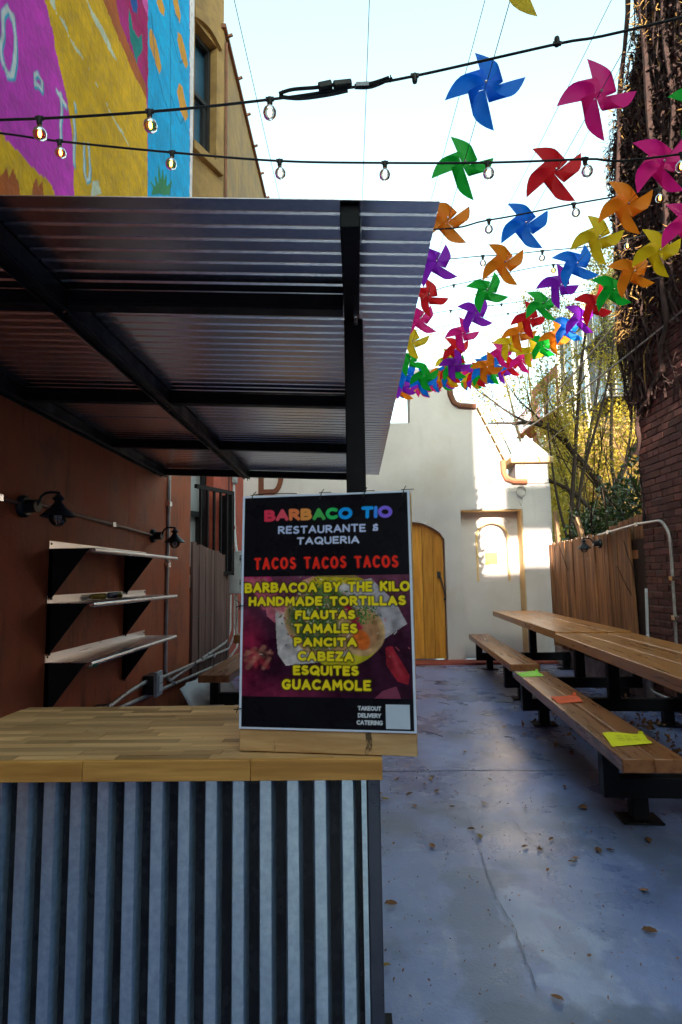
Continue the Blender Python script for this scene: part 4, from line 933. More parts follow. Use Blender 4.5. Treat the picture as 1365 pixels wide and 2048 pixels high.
for j in range(3):
    r_ = .09 + .012 * j; b.tube([(-1.665, 7.95 + r_ * math.cos(R(k * 20)), 1.78 + r_ * math.sin(R(k * 20))) for k in range(19)], .004, 5)
for dy in (0, .04): b.tube([(-1.67, 7.85 + dy, 1.8), (-1.67, 7.83 + dy, 2.2), (-1.67, 7.80 + dy * 2, 2.9), (-1.67, 7.82 + dy, 3.5)], .005, 5)
b.tube([(-1.66, 7.8, 1.62), (-1.66, 7.86, 1.72), (-1.66, 7.95, 1.69)], .004, 5)
tag(b.build('cable_coil', K['cable']), 'black cable looped on the red wall above the fence', 'cable')
b = MB(); rr = random.Random(2)
b.tube([(-1.42 + .11 * math.cos(R(k * 20)), 7.9 + .11 * math.sin(R(k * 20)), .92) for k in range(19)], .005, 5)
for k in range(9): a_ = R(k * 40); b.tube([(-1.42 + .11 * math.cos(a_), 7.9 + .11 * math.sin(a_), .92), (-1.40 + .02 * math.cos(a_), 7.9 + .02 * math.sin(a_), .45)], .0045, 4)
b.tube([(-1.5, 7.9, .92), (-1.60, 7.95, .98)], .005, 5); b.tube([(-1.40, 7.9, .46), (-1.40, 7.9, .0)], .008, 5)
tag(b.build('wire_basket', K['iron']), 'black wire plant basket standing below the meter box by the sign', 'basket')
b = MB(); b.tube([(-1.60, 8.2, 1.25), (-1.50, 8.15, 1.2), (-1.45, 8.1, .8), (-1.44, 8.0, .3), (-1.40, 7.9, .02)], .008, 6); tag(b.build('hose', K['pvc']), 'thin white hose hanging beside the wire basket', 'hose')

# left fence panel, leaning metal sheet
t = thing('left_fence', 'greyish brown board fence panel across the recess at the end of the red wall', 'fence', (-1.6, 6.7, 0))
for i in range(13):
    y = 5.90 + i * .125; x = -1.615 + .0015 * i
    b = MB(); j = rr.uniform(-.012, .012); b.box(x - .018, x + rr.uniform(0, .010), y + .003, y + .122, .08, 1.615 - .006 * i + j); b.build('board', K['fence_grey'], t, smooth=False, bevel=.002)
b = MB(); b.box(-1.66, -1.634, 5.9, 7.5, .38, .46); b.box(-1.66, -1.634, 5.9, 7.5, 1.30, 1.38); b.build('rail', K['fence_grey'], t)
b = MB(); b.tube([(-1.602, 5.9, .885), (-1.600, 6.6, .87), (-1.598, 7.5, .90)], .0025, 4); b.build('string_line', K['cord'], t)
b = MB(); vs = []; n = 12
for i in range(n + 1):
    y = 5.15 + 1.5 * i / n; vs += [(-1.30 + .012 * math.sin(i * 1.7), y, .0), (-1.50 + .015 * math.sin(i * 2.3), y, .34 + .01 * math.sin(i))]
b.add(vs, [(2 * i, 2 * i + 2, 2 * i + 3, 2 * i + 1) for i in range(n)]); o = b.build('metal_sheet', K['white_metal'], recalc=False); tag(o, 'dented pale metal sheet leaning against the foot of the left fence', 'metal sheet')
so2 = o.modifiers.new('solid', 'SOLIDIFY'); so2.thickness = .003
b = MB(); b.box(-1.28, -1.22, 5.0, 6.8, .0, .035); tag(b.build('timber_batten', K['curb'], bevel=.004), 'pale painted batten lying in front of the leaning metal sheet', 'batten')

# ================================================================ PICNIC TABLES
def picnic(label, loc, rz, by0, by1, ty0, ty1, group):
    t = thing('picnic_table', label, 'picnic table', loc, group, rz)
    for lab, x0, x1 in (('bench_seat', -.71, -.43), ('bench_seat', .46, .72)):
        hw = (x1 - x0) / 2
        for i in range(2):
            b = MB(); b.box(x0 + i * hw + .001, x0 + (i + 1) * hw - .001, by0 + .004 * i, by1, .355, .42 - .001 * i); b.build('bench_plank', K['bench_wood'], t, local=True, bevel=.006)
    n = 3; w = .64 / n
    for i in range(n):
        b = MB(); b.box(-.40 + i * w + .0012, -.40 + (i + 1) * w - .0012, ty0, ty1 - .003 * i, .69, .76 - .0008 * (i % 2)); b.build('table_plank', K['table_wood'], t, local=True, bevel=.006)
    for y in (-1.0, 1.0):
        b = MB(); b.bar((-.66, y, .165), (.67, y, .165), .075, .10); b.build('cross_bar', K['black_steel'], t, local=True, bevel=.004)
        for x in (-.635, .645):
            b = MB(); b.box(x - .04, x + .04, y - .040, y + .040, .115, .354); b.build('bench_riser', K['black_steel'], t, local=True, bevel=.004)
        for x in (-.50, .50):
            b = MB(); b.box(x - .041, x + .041, y - .036, y + .036, .008, .114); b.box(x - .10, x + .10, y - .075, y + .075, 0, .0095); b.build('foot', K['black_steel'], t, local=True, bevel=.003)
        b = MB(); b.box(.035, .125, y - .036, y + .036, .216, .689); b.box(-.30, .20, y - .03, y + .03, .66, .6892); b.build('table_leg', K['black_steel'], t, local=True, bevel=.003)
    return t
picnic('nearer picnic table on the right with brown plank top, coloured papers on its bench', (1.99, 4.22, 0), R(-3.9), -1.43, 1.09, -1.50, .90, 'picnic tables along the alley')
picnic('farther picnic table on the right, standing against the white plaster niche', (2.22, 7.27, 0), R(-3.2), -1.53, 1.45, -1.98, 1.20, 'picnic tables along the alley')
picnic('picnic table on the left beyond the counter, mostly hidden by the menu sign', (-.655, 6.62, 0), R(-1.5), -1.31, 1.2, -1.3, 1.2, 'picnic tables along the alley')

def paper(label, corners, col, seed, ink=(.02, .02, .03)):
    rr = random.Random(seed); n = 46
    Ug, Vg = np.meshgrid(np.linspace(0, 1, n), np.linspace(0, 1, n)); P = Paint(Ug, Vg, col)
    for k in range(3):
        x0 = .28 + .2 * k
        for q in range(5):
            y = .72 - .085 * q; P.stroke([(x0, y), (x0 + .05, y + rr.uniform(-.03, .03)), (x0 + .13, y + rr.uniform(-.02, .02))], .022, ink, .02, .6)
    P.stroke([(.2, .5), (.8, .47)], .02, ink, .02, .5)
    c = [np.array(p) for p in corners]
    def tw(u, v):
        P3 = (c[3] * ((1 - u) * (1 - v))[..., None] + c[2] * (u * (1 - v))[..., None] + c[1] * (u * v)[..., None] + c[0] * ((1 - u) * v)[..., None])
        P3 = P3.copy(); P3[..., 2] += .002 + .010 * np.abs(np.sin(u * 2.2 + seed)) ** 3 * v + .014 * (u > .9) * (v > .9) + .006 * np.sin(v * 5 + seed) ** 2 * u
        return P3
    o = print_sheet('paper', P, tw, K['paper'], None); return tag(o, label, 'paper', 'papers on the near bench')
zt = .4205
paper('yellow paper with handwriting at the near end of the right hand bench', [(1.264, 3.257, zt), (1.466, 3.25, zt), (1.426, 3.062, zt), (1.218, 3.024, zt)], (.78, .74, .02), 1)
paper('orange red paper lying halfway along the right hand bench', [(1.30, 4.22, zt), (1.49, 4.27, zt), (1.464, 4.047, zt), (1.290, 4.008, zt)], (.80, .13, .05), 2, (.35, .03, .03))
paper('light green paper at the far end of the near bench', [(1.345, 5.265, zt), (1.529, 5.262, zt), (1.527, 5.087, zt), (1.341, 5.049, zt)], (.35, .72, .10), 3, (.6, .8, .4))

# ================================================================ RIGHT FENCE
t = thing('right_fence', 'brown weathered board fence leaning along the right side between brick wall and white building', 'fence', (2.88, 7.6, 0))
rr = random.Random(9); y = 6.30; i = 0
while y < 8.93:
    w = rr.uniform(.10, .145); top = 1.745 - .02 * (y - 6.3) + rr.uniform(-.014, .014); x = 2.885 + rr.uniform(-.010, .012); ln = rr.uniform(-.012, .012) + (.06 if i == 0 else 0)
    b = MB(); b.add([(x + dx + (0 if z else .0), yy + (ln if z else 0), z2) for yy in (y, y + w - .005) for dx in (-.011 + rr.uniform(0, .006), .011) for z, z2 in ((0, .22), (1, top))], BF)
    b.build('board', K['fence_wood'], t, smooth=False, bevel=.002); y += w; i += 1
b = MB(); b.box(2.90, 2.94, 6.25, 8.95, .45, .54); b.box(2.90, 2.94, 6.25, 8.95, 1.40, 1.49); b.build('rail', K['fence_wood'], t)
b = MB(); b.box(2.905, 2.93, 6.06, 8.98, .2, 1.60); b.build('shaded_gap_board', K['bark'], t)  # dark board added to block light and fill the shaded gap
b = MB()
for k in range(40): b.ball((2.872, 6.34 + k * .066, rr.choice([1.30, 1.44, .5, 1.69])), .004, 5, 3)
b.build('nails', K['chrome'], t)['kind'] = 'stuff'
b = MB()
for k in range(14): yy = 6.4 + k * .18; b.box(2.868, 2.872, yy, yy + .02, 1.70, 1.712)
b.build('staples', K['chrome'], t)['kind'] = 'stuff'
t2 = thing('tall_fence', 'darker taller board fence behind the top of the right hand fence', 'fence', (2.98, 6.7, 0))
for k in range(8):
    b = MB(); yy = 6.08 + k * .125; b.box(2.965, 2.985, yy, yy + .118, .2, 1.88 - .012 * k + rr.uniform(-.015, .015)); b.build('board', K['fence_wood'], t2, smooth=False, bevel=.002)
b = MB(); b.box(2.83, 2.97, 6.12, 8.85, 0, .235); tag(b.build('low_wall', K['curb'], bevel=.01), 'low stained concrete kerb wall under the right hand fence', 'low wall')
b = MB(); b.bar((2.98, 8.85, 1.3), (2.93, 8.80, 2.17), .05, .09, (0, 1, 0)); tag(b.build('timber_post', K['post_wood'], bevel=.003), 'leaning grey timber post sticking up beside the white building', 'post')
b = MB(); b.bar((2.99, 7.65, 1.2), (2.93, 7.98, 1.98), .05, .09, (0, 1, 0)); tag(b.build('timber_post', K['post_wood'], bevel=.003), 'short leaning timber post sticking up over the fence left of the fence lamp', 'post')
pipe('conduit', 'pale conduit bending over the fence top and down the brick wall', 'pipe', [(2.845, 7.10, 1.70), (2.845, 6.10, 1.742), (2.845, 5.62, 1.735), (2.848, 5.50, 1.60), (2.848, 5.51, 1.0), (2.848, 5.53, .62)], .014, K['conduit'], [(2.848, 5.51, 1.20), (2.848, 5.52, .85), (2.845, 6.1, 1.74), (2.845, 6.8, 1.714)])
pipe('water_pipe', 'thin white plastic pipe at the brick wall corner, turning along the floor', 'pipe', [(2.825, 5.97, 1.10), (2.82, 6.0, .6), (2.82, 6.02, .12), (2.80, 5.4, .11), (2.80, 4.6, .10)], .014, K['pvc'])
t = thing('outdoor_outlet', 'grey outdoor outlet boxes at the foot of the conduit on the brick wall', 'outlet box', (2.83, 5.55, .5))
b = MB(); b.box(2.80, 2.872, 5.60, 5.70, .50, .615); b.build('outlet_cover', K['grey_box'], t, bevel=.006)
b = MB(); b.box(2.79, 2.872, 5.47, 5.58, .49, .60); b.build('junction', K['grey_box'], t, bevel=.006)
b = MB(); b.tube([(2.79, 5.45, .55), (2.74, 5.45, .55), (2.72, 5.45, .53)], .012, 8); b.build('tap', K['chrome'], t)
b = MB(); b.tube([(2.862, 6.03, 2.55), (2.86, 6.0, 2.2), (2.858, 5.96, 1.95), (2.858, 5.98, 1.80)], .006, 5); b.tube([(2.856, 5.97, 1.84), (2.856, 5.985, 1.74)], .012, 6); tag(b.build('loose_cable', K['cable']), 'thin black cable hanging down the corner of the brick wall', 'cable')
b = MB()
for j in range(4):
    r_ = .055 + .006 * j; b.tube([(2.50 + r_ * math.cos(R(k * 24)), YF - .03 - .008 * j, 2.50 + 1.15 * r_ * math.sin(R(k * 24))) for k in range(16)], .0045, 5)
b.tube([(2.50, YF - .04, 2.44), (2.475, YF - .04, 2.33), (2.49, YF - .04, 2.28), (2.515, YF - .04, 2.34), (2.50, YF - .04, 2.44)], .0045, 5)
tag(b.build('rope_coil', K['conduit']), 'small coil of pale rope hanging on the white wall under the turret', 'rope coil')
b = MB(); b.box(2.00, 2.19, YF + .325, YF + .333, 1.42, 1.60); tag(b.build('notice', mat('notice_yellow', (.75, .68, .10), (.7, .6, .08))), 'small yellow notice inside the arch of the niche', 'notice')
b = MB(); [b.ball((x, YF - .008, 2.66), .014, 8, 5, (1, .6, 1.6)) for x in (2.05, 2.75)]; tag(b.build('wall_hook', K['iron']), 'two small iron hooks on the sunlit white wall beside the rope coil', 'hook')

# ================================================================ STRING LIGHTS AND CORDS
def smooth_path(pts, n=6):
    pts = [Vector(p) for p in pts]; o = []
    for i in range(len(pts) - 1):
        p0, p1, p2, p3 = pts[max(i - 1, 0)], pts[i], pts[i + 1], pts[min(i + 2, len(pts) - 1)]
        for k in range(n):
            t = k / n; o.append(.5 * ((2 * p1) + (p2 - p0) * t + (2 * p0 - 5 * p1 + 4 * p2 - p3) * t * t + (3 * p1 - p0 - 3 * p2 + p3) * t ** 3))
    o.append(pts[-1]); return o
g = MB(); g.lathe([(.007, -.024), (.010, -.028), (.0175, -.036), (.0200, -.046), (.0175, -.057), (.010, -.064), (.001, -.066)], (0, 0, 0), 14)
bulb_me = {}
def string_lights(label, pts, socks, r_=.0038):
    L = smooth_path(pts); t = thing('string_lights', label, 'string lights', tuple(L[0]), 'string lights across the alley')
    b = MB(); b.tube(L, r_, 6); b.build('cable', K['cable'], t)
    for x, kind in socks:
        p = min(L, key=lambda q: abs(q.x - x)).copy()
        for a_, c_ in zip(L[:-1], L[1:]):
            if min(a_.x, c_.x) <= x <= max(a_.x, c_.x): p = a_.lerp(c_, (x - a_.x) / (c_.x - a_.x + 1e-9)); break
        sgn = 1 if kind == 'up' else -1
        b = MB(); b.lathe([(.001, .006 * -sgn), (.0075, .005 * -sgn), (.0085, .004 * sgn), (.0078, .016 * sgn), (.0066, .021 * sgn), (.001, .021 * sgn)], p, 10); b.bar((p.x - .012, p.y, p.z + .001), (p.x + .012, p.y, p.z + .001), .009, .009)
        s_ = b.build('socket', K['socket'], t)
        if kind in ('bulb', 'amber', 'glow'):
            gl = 'bulb_glass' if kind == 'bulb' else 'bulb_amber'
            if gl not in bulb_me:
                me = bpy.data.meshes.new('bulb'); me.from_pydata(g.v, [], g.f); me.polygons.foreach_set('use_smooth', [True] * len(me.polygons)); me.materials.append(K[gl]); bulb_me[gl] = me
                c = MB(); c.lathe([(.0066, -.021), (.0070, -.023), (.0062, -.028), (.003, -.030)], (0, 0, 0), 10); m2 = bpy.data.meshes.new('bulb_cap'); m2.from_pydata(c.v, [], c.f); m2.materials.append(K['brass']); bulb_me[gl + 'c'] = m2
                c = MB(); c.ball((0, 0, -.045), .0052, 8, 6, (1, 1, 2.3)); m3 = bpy.data.meshes.new('filament'); m3.from_pydata(c.v, [], c.f); m3.materials.append(K['filament' if kind == 'bulb' else 'filament_amber']); bulb_me[gl + 'f'] = m3
            o = bpy.data.objects.new('bulb', bulb_me[gl]); link(o); o.parent = t; o.location = p - Vector(t.location); o.rotation_euler = (random.uniform(-.12, .12), random.uniform(-.12, .12), random.uniform(0, 3))
            for suf, nm in (('c', 'bulb_cap'), ('f', 'filament')):
                q = bpy.data.objects.new(nm, bulb_me[gl + suf]); link(q); q.parent = o
    return t
string_lights('nearest string of lights, with a taped plug joint and empty sockets on the right', [(-1.60, 1.6, 2.62), (-1.023, 1.6, 2.600), (-.579, 1.6, 2.610), (-.227, 1.6, 2.636), (-.03, 1.6, 2.660), (.195, 1.6, 2.695), (.61, 1.6, 2.781), (.974, 1.6, 2.852), (2.86, 1.6, 3.3)],
    [(-.904, 'amber'), (-.579, 'amber'), (-.227, 'bulb'), (.195, 'empty'), (.61, 'up')])
string_lights('second string of lights, sagging just above the canopy with seven lit bulbs', [(-1.60, 2, 2.93), (-1.275, 2, 2.885), (-1.052, 2, 2.845), (-.638, 2, 2.787), (-.249, 2, 2.741), (.128, 2, 2.721), (.492, 2, 2.71), (.836, 2, 2.712), (1.177, 2, 2.72), (2.86, 2, 2.95)],
    [(-1.052, 'amber'), (-.638, 'amber'), (-.249, 'bulb'), (.128, 'bulb'), (.492, 'bulb'), (.836, 'bulb'), (1.177, 'amber')])
string_lights('third string of lights, rising to the right past the orange pinwheels', [(-1.60, 2.7, 3.0), (.236, 2.7, 2.891), (.659, 2.7, 2.928), (1.063, 2.7, 2.997), (1.471, 2.7, 3.06), (1.66, 2.7, 3.1), (2.86, 2.7, 3.4)], [(.659, 'bulb'), (1.063, 'bulb'), (1.471, 'amber')])
string_lights('fourth string of lights, passing behind the blue pinwheel over the canopy edge', [(-1.60, 3.6, 3.4), (.247, 3.6, 3.245), (.831, 3.6, 3.248), (1.204, 3.6, 3.271), (1.72, 3.6, 3.329), (2.86, 3.6, 3.6)], [(.831, 'bulb'), (1.204, 'bulb'), (1.735, 'amber')], .003)
string_lights('fifth string of lights from the camera', [(-1.60, 4.4, 3.5), (.295, 4.4, 3.398), (.786, 4.4, 3.465), (1.523, 4.4, 3.605), (2.137, 4.4, 3.60), (2.86, 4.4, 3.9)], [(.786, 'empty'), (1.55, 'amber'), (2.15, 'amber')], .003)
string_lights('sixth string of lights from the camera', [(-1.65, 5.2, 3.7), (.344, 5.2, 3.59), (.893, 5.2, 3.627), (1.694, 5.2, 3.719), (2.86, 5.2, 3.9)], [(.893, 'empty'), (1.35, 'empty'), (1.9, 'empty')], .003)
string_lights('farthest string of lights, high over the picnic tables', [(-1.68, 6, 3.9), (.392, 6, 3.771), (1.586, 6, 3.941), (2.86, 6, 4.1)], [(.75, 'empty'), (1.16, 'empty'), (1.62, 'empty')], .003)
t = thing('cable_joint', 'black plug joint taped along the nearest light cable', 'cable joint', (-.03, 1.6, 2.66))
b = MB(); b.tube(smooth_path([(-.20, 1.596, 2.650), (-.16, 1.594, 2.660), (-.09, 1.594, 2.664), (-.03, 1.594, 2.672)]), .005, 6); b.tube(smooth_path([(-.20, 1.60, 2.644), (-.14, 1.604, 2.640), (-.06, 1.604, 2.648), (.0, 1.602, 2.658)]), .0055, 6); b.tube(smooth_path([(.02, 1.6, 2.672), (.07, 1.598, 2.676), (.12, 1.598, 2.692)]), .004, 6); b.tube(smooth_path([(.02, 1.6, 2.664), (.07, 1.604, 2.668), (.13, 1.6, 2.690)]), .004, 6); b.build('looped_cable', K['cable'], t)
b = MB(); b.bar((-.085, 1.596, 2.664), (-.045, 1.596, 2.672), .022, .022); b.bar((-.042, 1.596, 2.670), (.012, 1.598, 2.676), .020, .020); b.build('plug', K['socket'], t, bevel=.004)
b = MB(); b.box(.024, .062, 1.592, 1.594, 2.664, 2.676); b.build('label_tag', K['grey_box'], t)
b = MB()
for x in (-.19, .125): b.tube([(x, 1.6 + .009 * math.cos(R(k * 40)), 2.652 + (.037 if x > 0 else 0) + .009 * math.sin(R(k * 40))) for k in range(10)], .0015, 4)
b.build('zip_tie', K['zip'], t)
for i, (p, q, lb) in enumerate((((-.501 - .04, .5, 3.9), (-.36, 8.9, 3.9), 'thin green overhead cord left of the canopy top'), ((.13, .5, 3.9), (0.02, 8.9, 3.95), 'thin overhead cord running straight down the middle of the sky'), ((.73, .5, 3.92), (.30, 9.0, 3.95), 'thin overhead cord passing beside the nearest blue pinwheel'), ((1.33, .5, 3.9), (.80, 9.0, 4.0), 'thin overhead cord between the first two pinwheel strings'), ((1.52, .5, 4.2), (1.55, 9.0, 4.1), 'thin overhead cord near the vine covered wall'))):
    b = MB(); P_ = [Vector(p).lerp(Vector(q), k / 12) - Vector((0, 0, .12 * math.sin(math.pi * k / 12))) for k in range(13)]; b.tube(P_, .0016, 4); tag(b.build('overhead_cord', K['cord']), lb, 'cord', 'cords over the alley')
for p, q, lb in (((2.86, 4.6, 3.50), (2.62, 9.05, 3.46), 'thick pale service cable from the brick wall to the turret, lower one'), ((2.86, 5.6, 4.02), (2.60, 9.05, 3.50), 'pale service cable from the vines down to the turret, upper one'), ((2.87, 5.75, 3.35), (2.2, 12.5, 2.6), 'thin wire from the iron ring on the brick wall')):
    b = MB(); P_ = [Vector(p).lerp(Vector(q), k / 12) - Vector((0, 0, .05 * math.sin(math.pi * k / 12))) for k in range(13)]; b.tube(P_, .009 if 'service' in lb else .004, 6); tag(b.build('service_cable', K['steel_cord']), lb, 'cable')

# ================================================================ PINWHEELS
RP = .1270
def blade_mesh(col):
    m = MB(); n = 9; mt = 8; vs = []; idx = {}
    for i in range(n + 1):
        tau = i / n; s = RP * tau
        ps = .47 * RP * math.sin(math.pi * tau) ** .9 if 0 < i < n else 0; pz = .13 * RP * (1 - math.cos(math.pi * tau))
        for j in range(mt + 1):
            t_ = (RP - s) * j / mt
            x, y, z = t_ * (1 + .10 * (t_ / RP)), -ps, pz * (1 - .55 * (t_ / RP)) - .10 * RP * (t_ / RP) ** 2 + .002
            idx[i, j] = len(vs); vs.append((x, y, z))
    fs = []
    for i in range(n):
        for j in range(mt):
            f = [idx[i, j], idx[i, j + 1], idx[i + 1, j + 1], idx[i + 1, j]]
            if i == n - 1: f = [idx[i, j], idx[i, j + 1], idx[n, 0]]
            fs.append(tuple(f))
    return vs, fs
BV, BFc = blade_mesh(None)
pin_me = {}
for n_, m_ in PM.items():
    me = bpy.data.meshes.new('blade'); me.from_pydata(BV, [], BFc); me.polygons.foreach_set('use_smooth', [True] * len(me.polygons)); me.materials.append(m_); pin_me[n_] = me
    w = MB()
    for k in range(4):
        Mz = Matrix.Rotation(R(90 * k), 4, 'Z'); w.add([Mz @ Vector(v) for v in BV], BFc)
    me = bpy.data.meshes.new('pinwheel'); me.from_pydata(w.v, [], w.f); me.polygons.foreach_set('use_smooth', [True] * len(me.polygons)); me.materials.append(m_); pin_me[n_ + 'w'] = me
h = MB(); h.ball((0, 0, .036), .006, 8, 6); h.tube([(0, 0, -.01), (0, 0, .034)], .002, 5)
hub_me = bpy.data.meshes.new('hub_pin'); hub_me.from_pydata(h.v, [], h.f); hub_me.materials.append(K['chrome'])
ORD = ['nearest', 'second', 'third', 'fourth', 'fifth', 'sixth', 'seventh', 'eighth', 'ninth', 'tenth', 'eleventh', 'twelfth', 'thirteenth', 'fourteenth', 'fifteenth', 'sixteenth', 'seventeenth', 'eighteenth', 'nineteenth', 'twentieth', 'twenty-first', 'twenty-second', 'twenty-third', 'twenty-fourth']
rpw = random.Random(21)
CYC = ['blue', 'green', 'orange', 'purple', 'red', 'pink', 'yellow']
YEND = 6.9
def pinstring(desc, p0, step, n, cols, minel, start=0, angs={}, fan=0.0, jit=.012):
    p0 = Vector(p0); step = Vector(step); pts = []
    for k in range(start, n):
        p = p0 + step * k
        ang = rpw.uniform(0, 90) if k not in angs else angs[k]
        if p.y > YEND: break
        zmin = 1.25 + p.y * minel; dz = zmin - p.z
        if dz > -.25: p.z += .5 * (dz + math.sqrt(dz * dz + .006)) if dz > 0 or dz > -.25 else 0
        far = max(0, k - 7); p.x += fan * far + (rpw.uniform(-jit, jit) if k > 3 else 0); p.z += rpw.uniform(-jit, jit) if k > 3 else 0
        pts.append(p.copy())
        c = cols[k - start] if k - start < len(cols) else cols[(k - start) % len(cols)] if k % 5 else rpw.choice(CYC)
        lab = '%s pinwheel, %s along the %s' % (c, ORD[k - start], desc)
        d = step.normalized(); zax = (-d).normalized()
        tilt = Vector((rpw.uniform(-.22, .22), 0, rpw.uniform(-.2, .2))); zax = (zax + tilt * (.4 if k < 4 else 1)).normalized()
        xax = Vector((1, 0, 0)); xax = (xax - zax * xax.dot(zax)).normalized(); yax = zax.cross(xax)
        rot = Matrix((xax, yax, zax)).transposed() @ Matrix.Rotation(R(ang), 3, 'Z')
        if p.y < 6.0:
            t = thing('pinwheel', lab, 'pinwheel', tuple(p), 'pinwheels strung over the alley'); t.rotation_euler = rot.to_euler()
            for q in range(4):
                o = bpy.data.objects.new('blade', pin_me[c]); link(o); o.parent = t; o.rotation_euler.z = R(90 * q)
                o.rotation_euler.x = rpw.uniform(-.09, .09); o.rotation_euler.y = rpw.uniform(-.12, .12)
            o = bpy.data.objects.new('hub_pin', hub_me); link(o); o.parent = t
        else:
            o = bpy.data.objects.new('pinwheel', pin_me[c + 'w']); link(o); o.location = p; o.rotation_euler = rot.to_euler(); tag(o, lab, 'pinwheel', 'pinwheels strung over the alley')
    a0 = pts[0] - step * 1.6; a1 = Vector((pts[-1].x, 9.25, pts[-1].z + .75))
    b = MB(); b.tube([a0] + pts + [a1], .0013, 4); tag(b.build('support_wire', K['cord']), 'thin cord carrying the %s' % desc, 'wire', 'cords carrying the pinwheels')
pinstring('first pinwheel string from the left', (.470, 1.901, 2.906), (-.002, .411, .015), 20, ['yellow', 'blue', 'green', 'orange', 'purple', 'red', 'pink', 'yellow', 'green', 'blue', 'purple', 'orange'], .315, -1, {-1: 20, 0: 12, 1: 20, 2: 38, 3: 62, 4: 5, 5: 55, 6: 20}, fan=.018)
pinstring('second pinwheel string from the left', (.831, 1.867, 2.829), (.007, .445, .049), 20, ['pink', 'red', 'blue', 'orange', 'green', 'purple', 'pink', 'red', 'yellow', 'orange', 'blue'], .325, 0, {-1: 60, 0: 12, 1: 38, 2: 35, 3: 36, 4: 70, 5: 65, 6: 10, 7: 40, 8: 20})
pinstring('third pinwheel string from the left', (1.23, 2.243, 2.853), (.009, .326, .038), 22, ['green', 'pink', 'orange', 'yellow', 'blue', 'purple', 'green', 'red', 'orange', 'yellow', 'pink', 'blue', 'green', 'purple'], .33, -1, {-1: 70, 0: 50, 1: 30, 2: 18, 3: 65, 4: 5, 5: 40, 6: 15, 7: 10})
pinstring('fourth pinwheel string, nearest the brick wall', (1.522, 2.595, 2.804), (.020, .307, .051), 22, ['pink', 'yellow', 'orange', 'green', 'red', 'purple', 'blue', 'orange', 'green', 'yellow', 'pink', 'red', 'purple', 'green', 'blue'], .335, 0, {0: 40, 1: 30, 2: 70, 3: 60, 4: 75, 5: 50, 6: 55, 7: 10, 8: 60}, fan=-.03)
pinstring('short pinwheel string over the far canopy edge', (.60, 4.9, 2.9), (.03, .30, .04), 12, ['green', 'blue', 'purple', 'orange', 'pink', 'yellow', 'red'], .322, 0, {}, fan=0)
pinstring('short pinwheel string over the white gable', (1.15, 5.0, 3.0), (.02, .20, .04), 14, ['orange', 'blue', 'green', 'red', 'purple', 'yellow', 'pink'], .335, 0, {}, fan=0)
pinstring('short pinwheel string between the canopy edge and the gable', (.86, 4.9, 3.0), (.02, .19, .04), 14, ['purple', 'green', 'red', 'yellow', 'blue', 'orange', 'pink'], .330, 0, {}, fan=0)

# ================================================================ VEGETATION
def scatter(name, pos, size, mat, parent=None, seed=0, aspect=.45, updir=None, hang=0.0):
    """one mesh of n folded leaf blades"""
    rs_ = np.random.RandomState(seed); n = len(pos)
    d = rs_.normal(size=(n, 3)); d[:, 2] -= hang; d /= np.linalg.norm(d, axis=1)[:, None]
    s = rs_.normal(size=(n, 3)); s -= d * (s * d).sum(1)[:, None]; s /= np.linalg.norm(s, axis=1)[:, None]
    nn = np.cross(d, s); sz = size * rs_.uniform(.6, 1.35, n)[:, None]
    P0 = pos; P1 = pos + d * sz * .5 + s * sz * aspect * .5 + nn * sz * .08; P2 = pos + d * sz; P3 = pos + d * sz * .5 - s * sz * aspect * .5 + nn * sz * .08
    V = np.stack([P0, P1, P2, P3], 1).reshape(-1, 3); I = np.arange(n)[:, None] * 4
    F = np.concatenate([np.concatenate([I, I + 1, I + 2], 1), np.concatenate([I, I + 2, I + 3], 1)])
    me = bpy.data.meshes.new(name); me.vertices.add(len(V)); me.vertices.foreach_set('co', V.astype(np.float32).ravel())
    me.loops.add(F.size); me.loops.foreach_set('vertex_index', F.astype(np.int32).ravel()); me.polygons.add(len(F)); me.polygons.foreach_set('loop_start', (np.arange(len(F)) * 3).astype(np.int32))
    me.update(calc_edges=True); me.materials.append(mat)
    o = place(name, me, parent); o['kind'] = 'stuff'; return o
def branch(b, p, d, L, r_, depth, rr, tips=None, gnarl=.25, up=.1, minr=.003):
    n = 5; pts = [p.copy()]; q = p.copy(); dd = d.normalized()
    for k in range(n):
        dd = (dd + Vector((rr.uniform(-1, 1), rr.uniform(-1, 1), rr.uniform(-1, 1))) * gnarl + Vector((0, 0, up))).normalized(); q = q + dd * L / n; pts.append(q.copy())
    b.tube(pts, [max(minr, r_ * (1 - .6 * i / n)) for i in range(n + 1)], 5 if r_ > .02 else 3, caps=False)
    if tips is not None: tips += pts[2:]
    if depth > 0:
        for k in range(rr.randint(2, 4)):
            i = rr.randint(1, n); nd = (dd + Vector((rr.uniform(-1, 1), rr.uniform(-1, 1), rr.uniform(-.5, 1))) * .9).normalized()
            branch(b, pts[i], nd, L * rr.uniform(.45, .75), max(minr, r_ * .5), depth - 1, rr, tips, gnarl, up, minr)

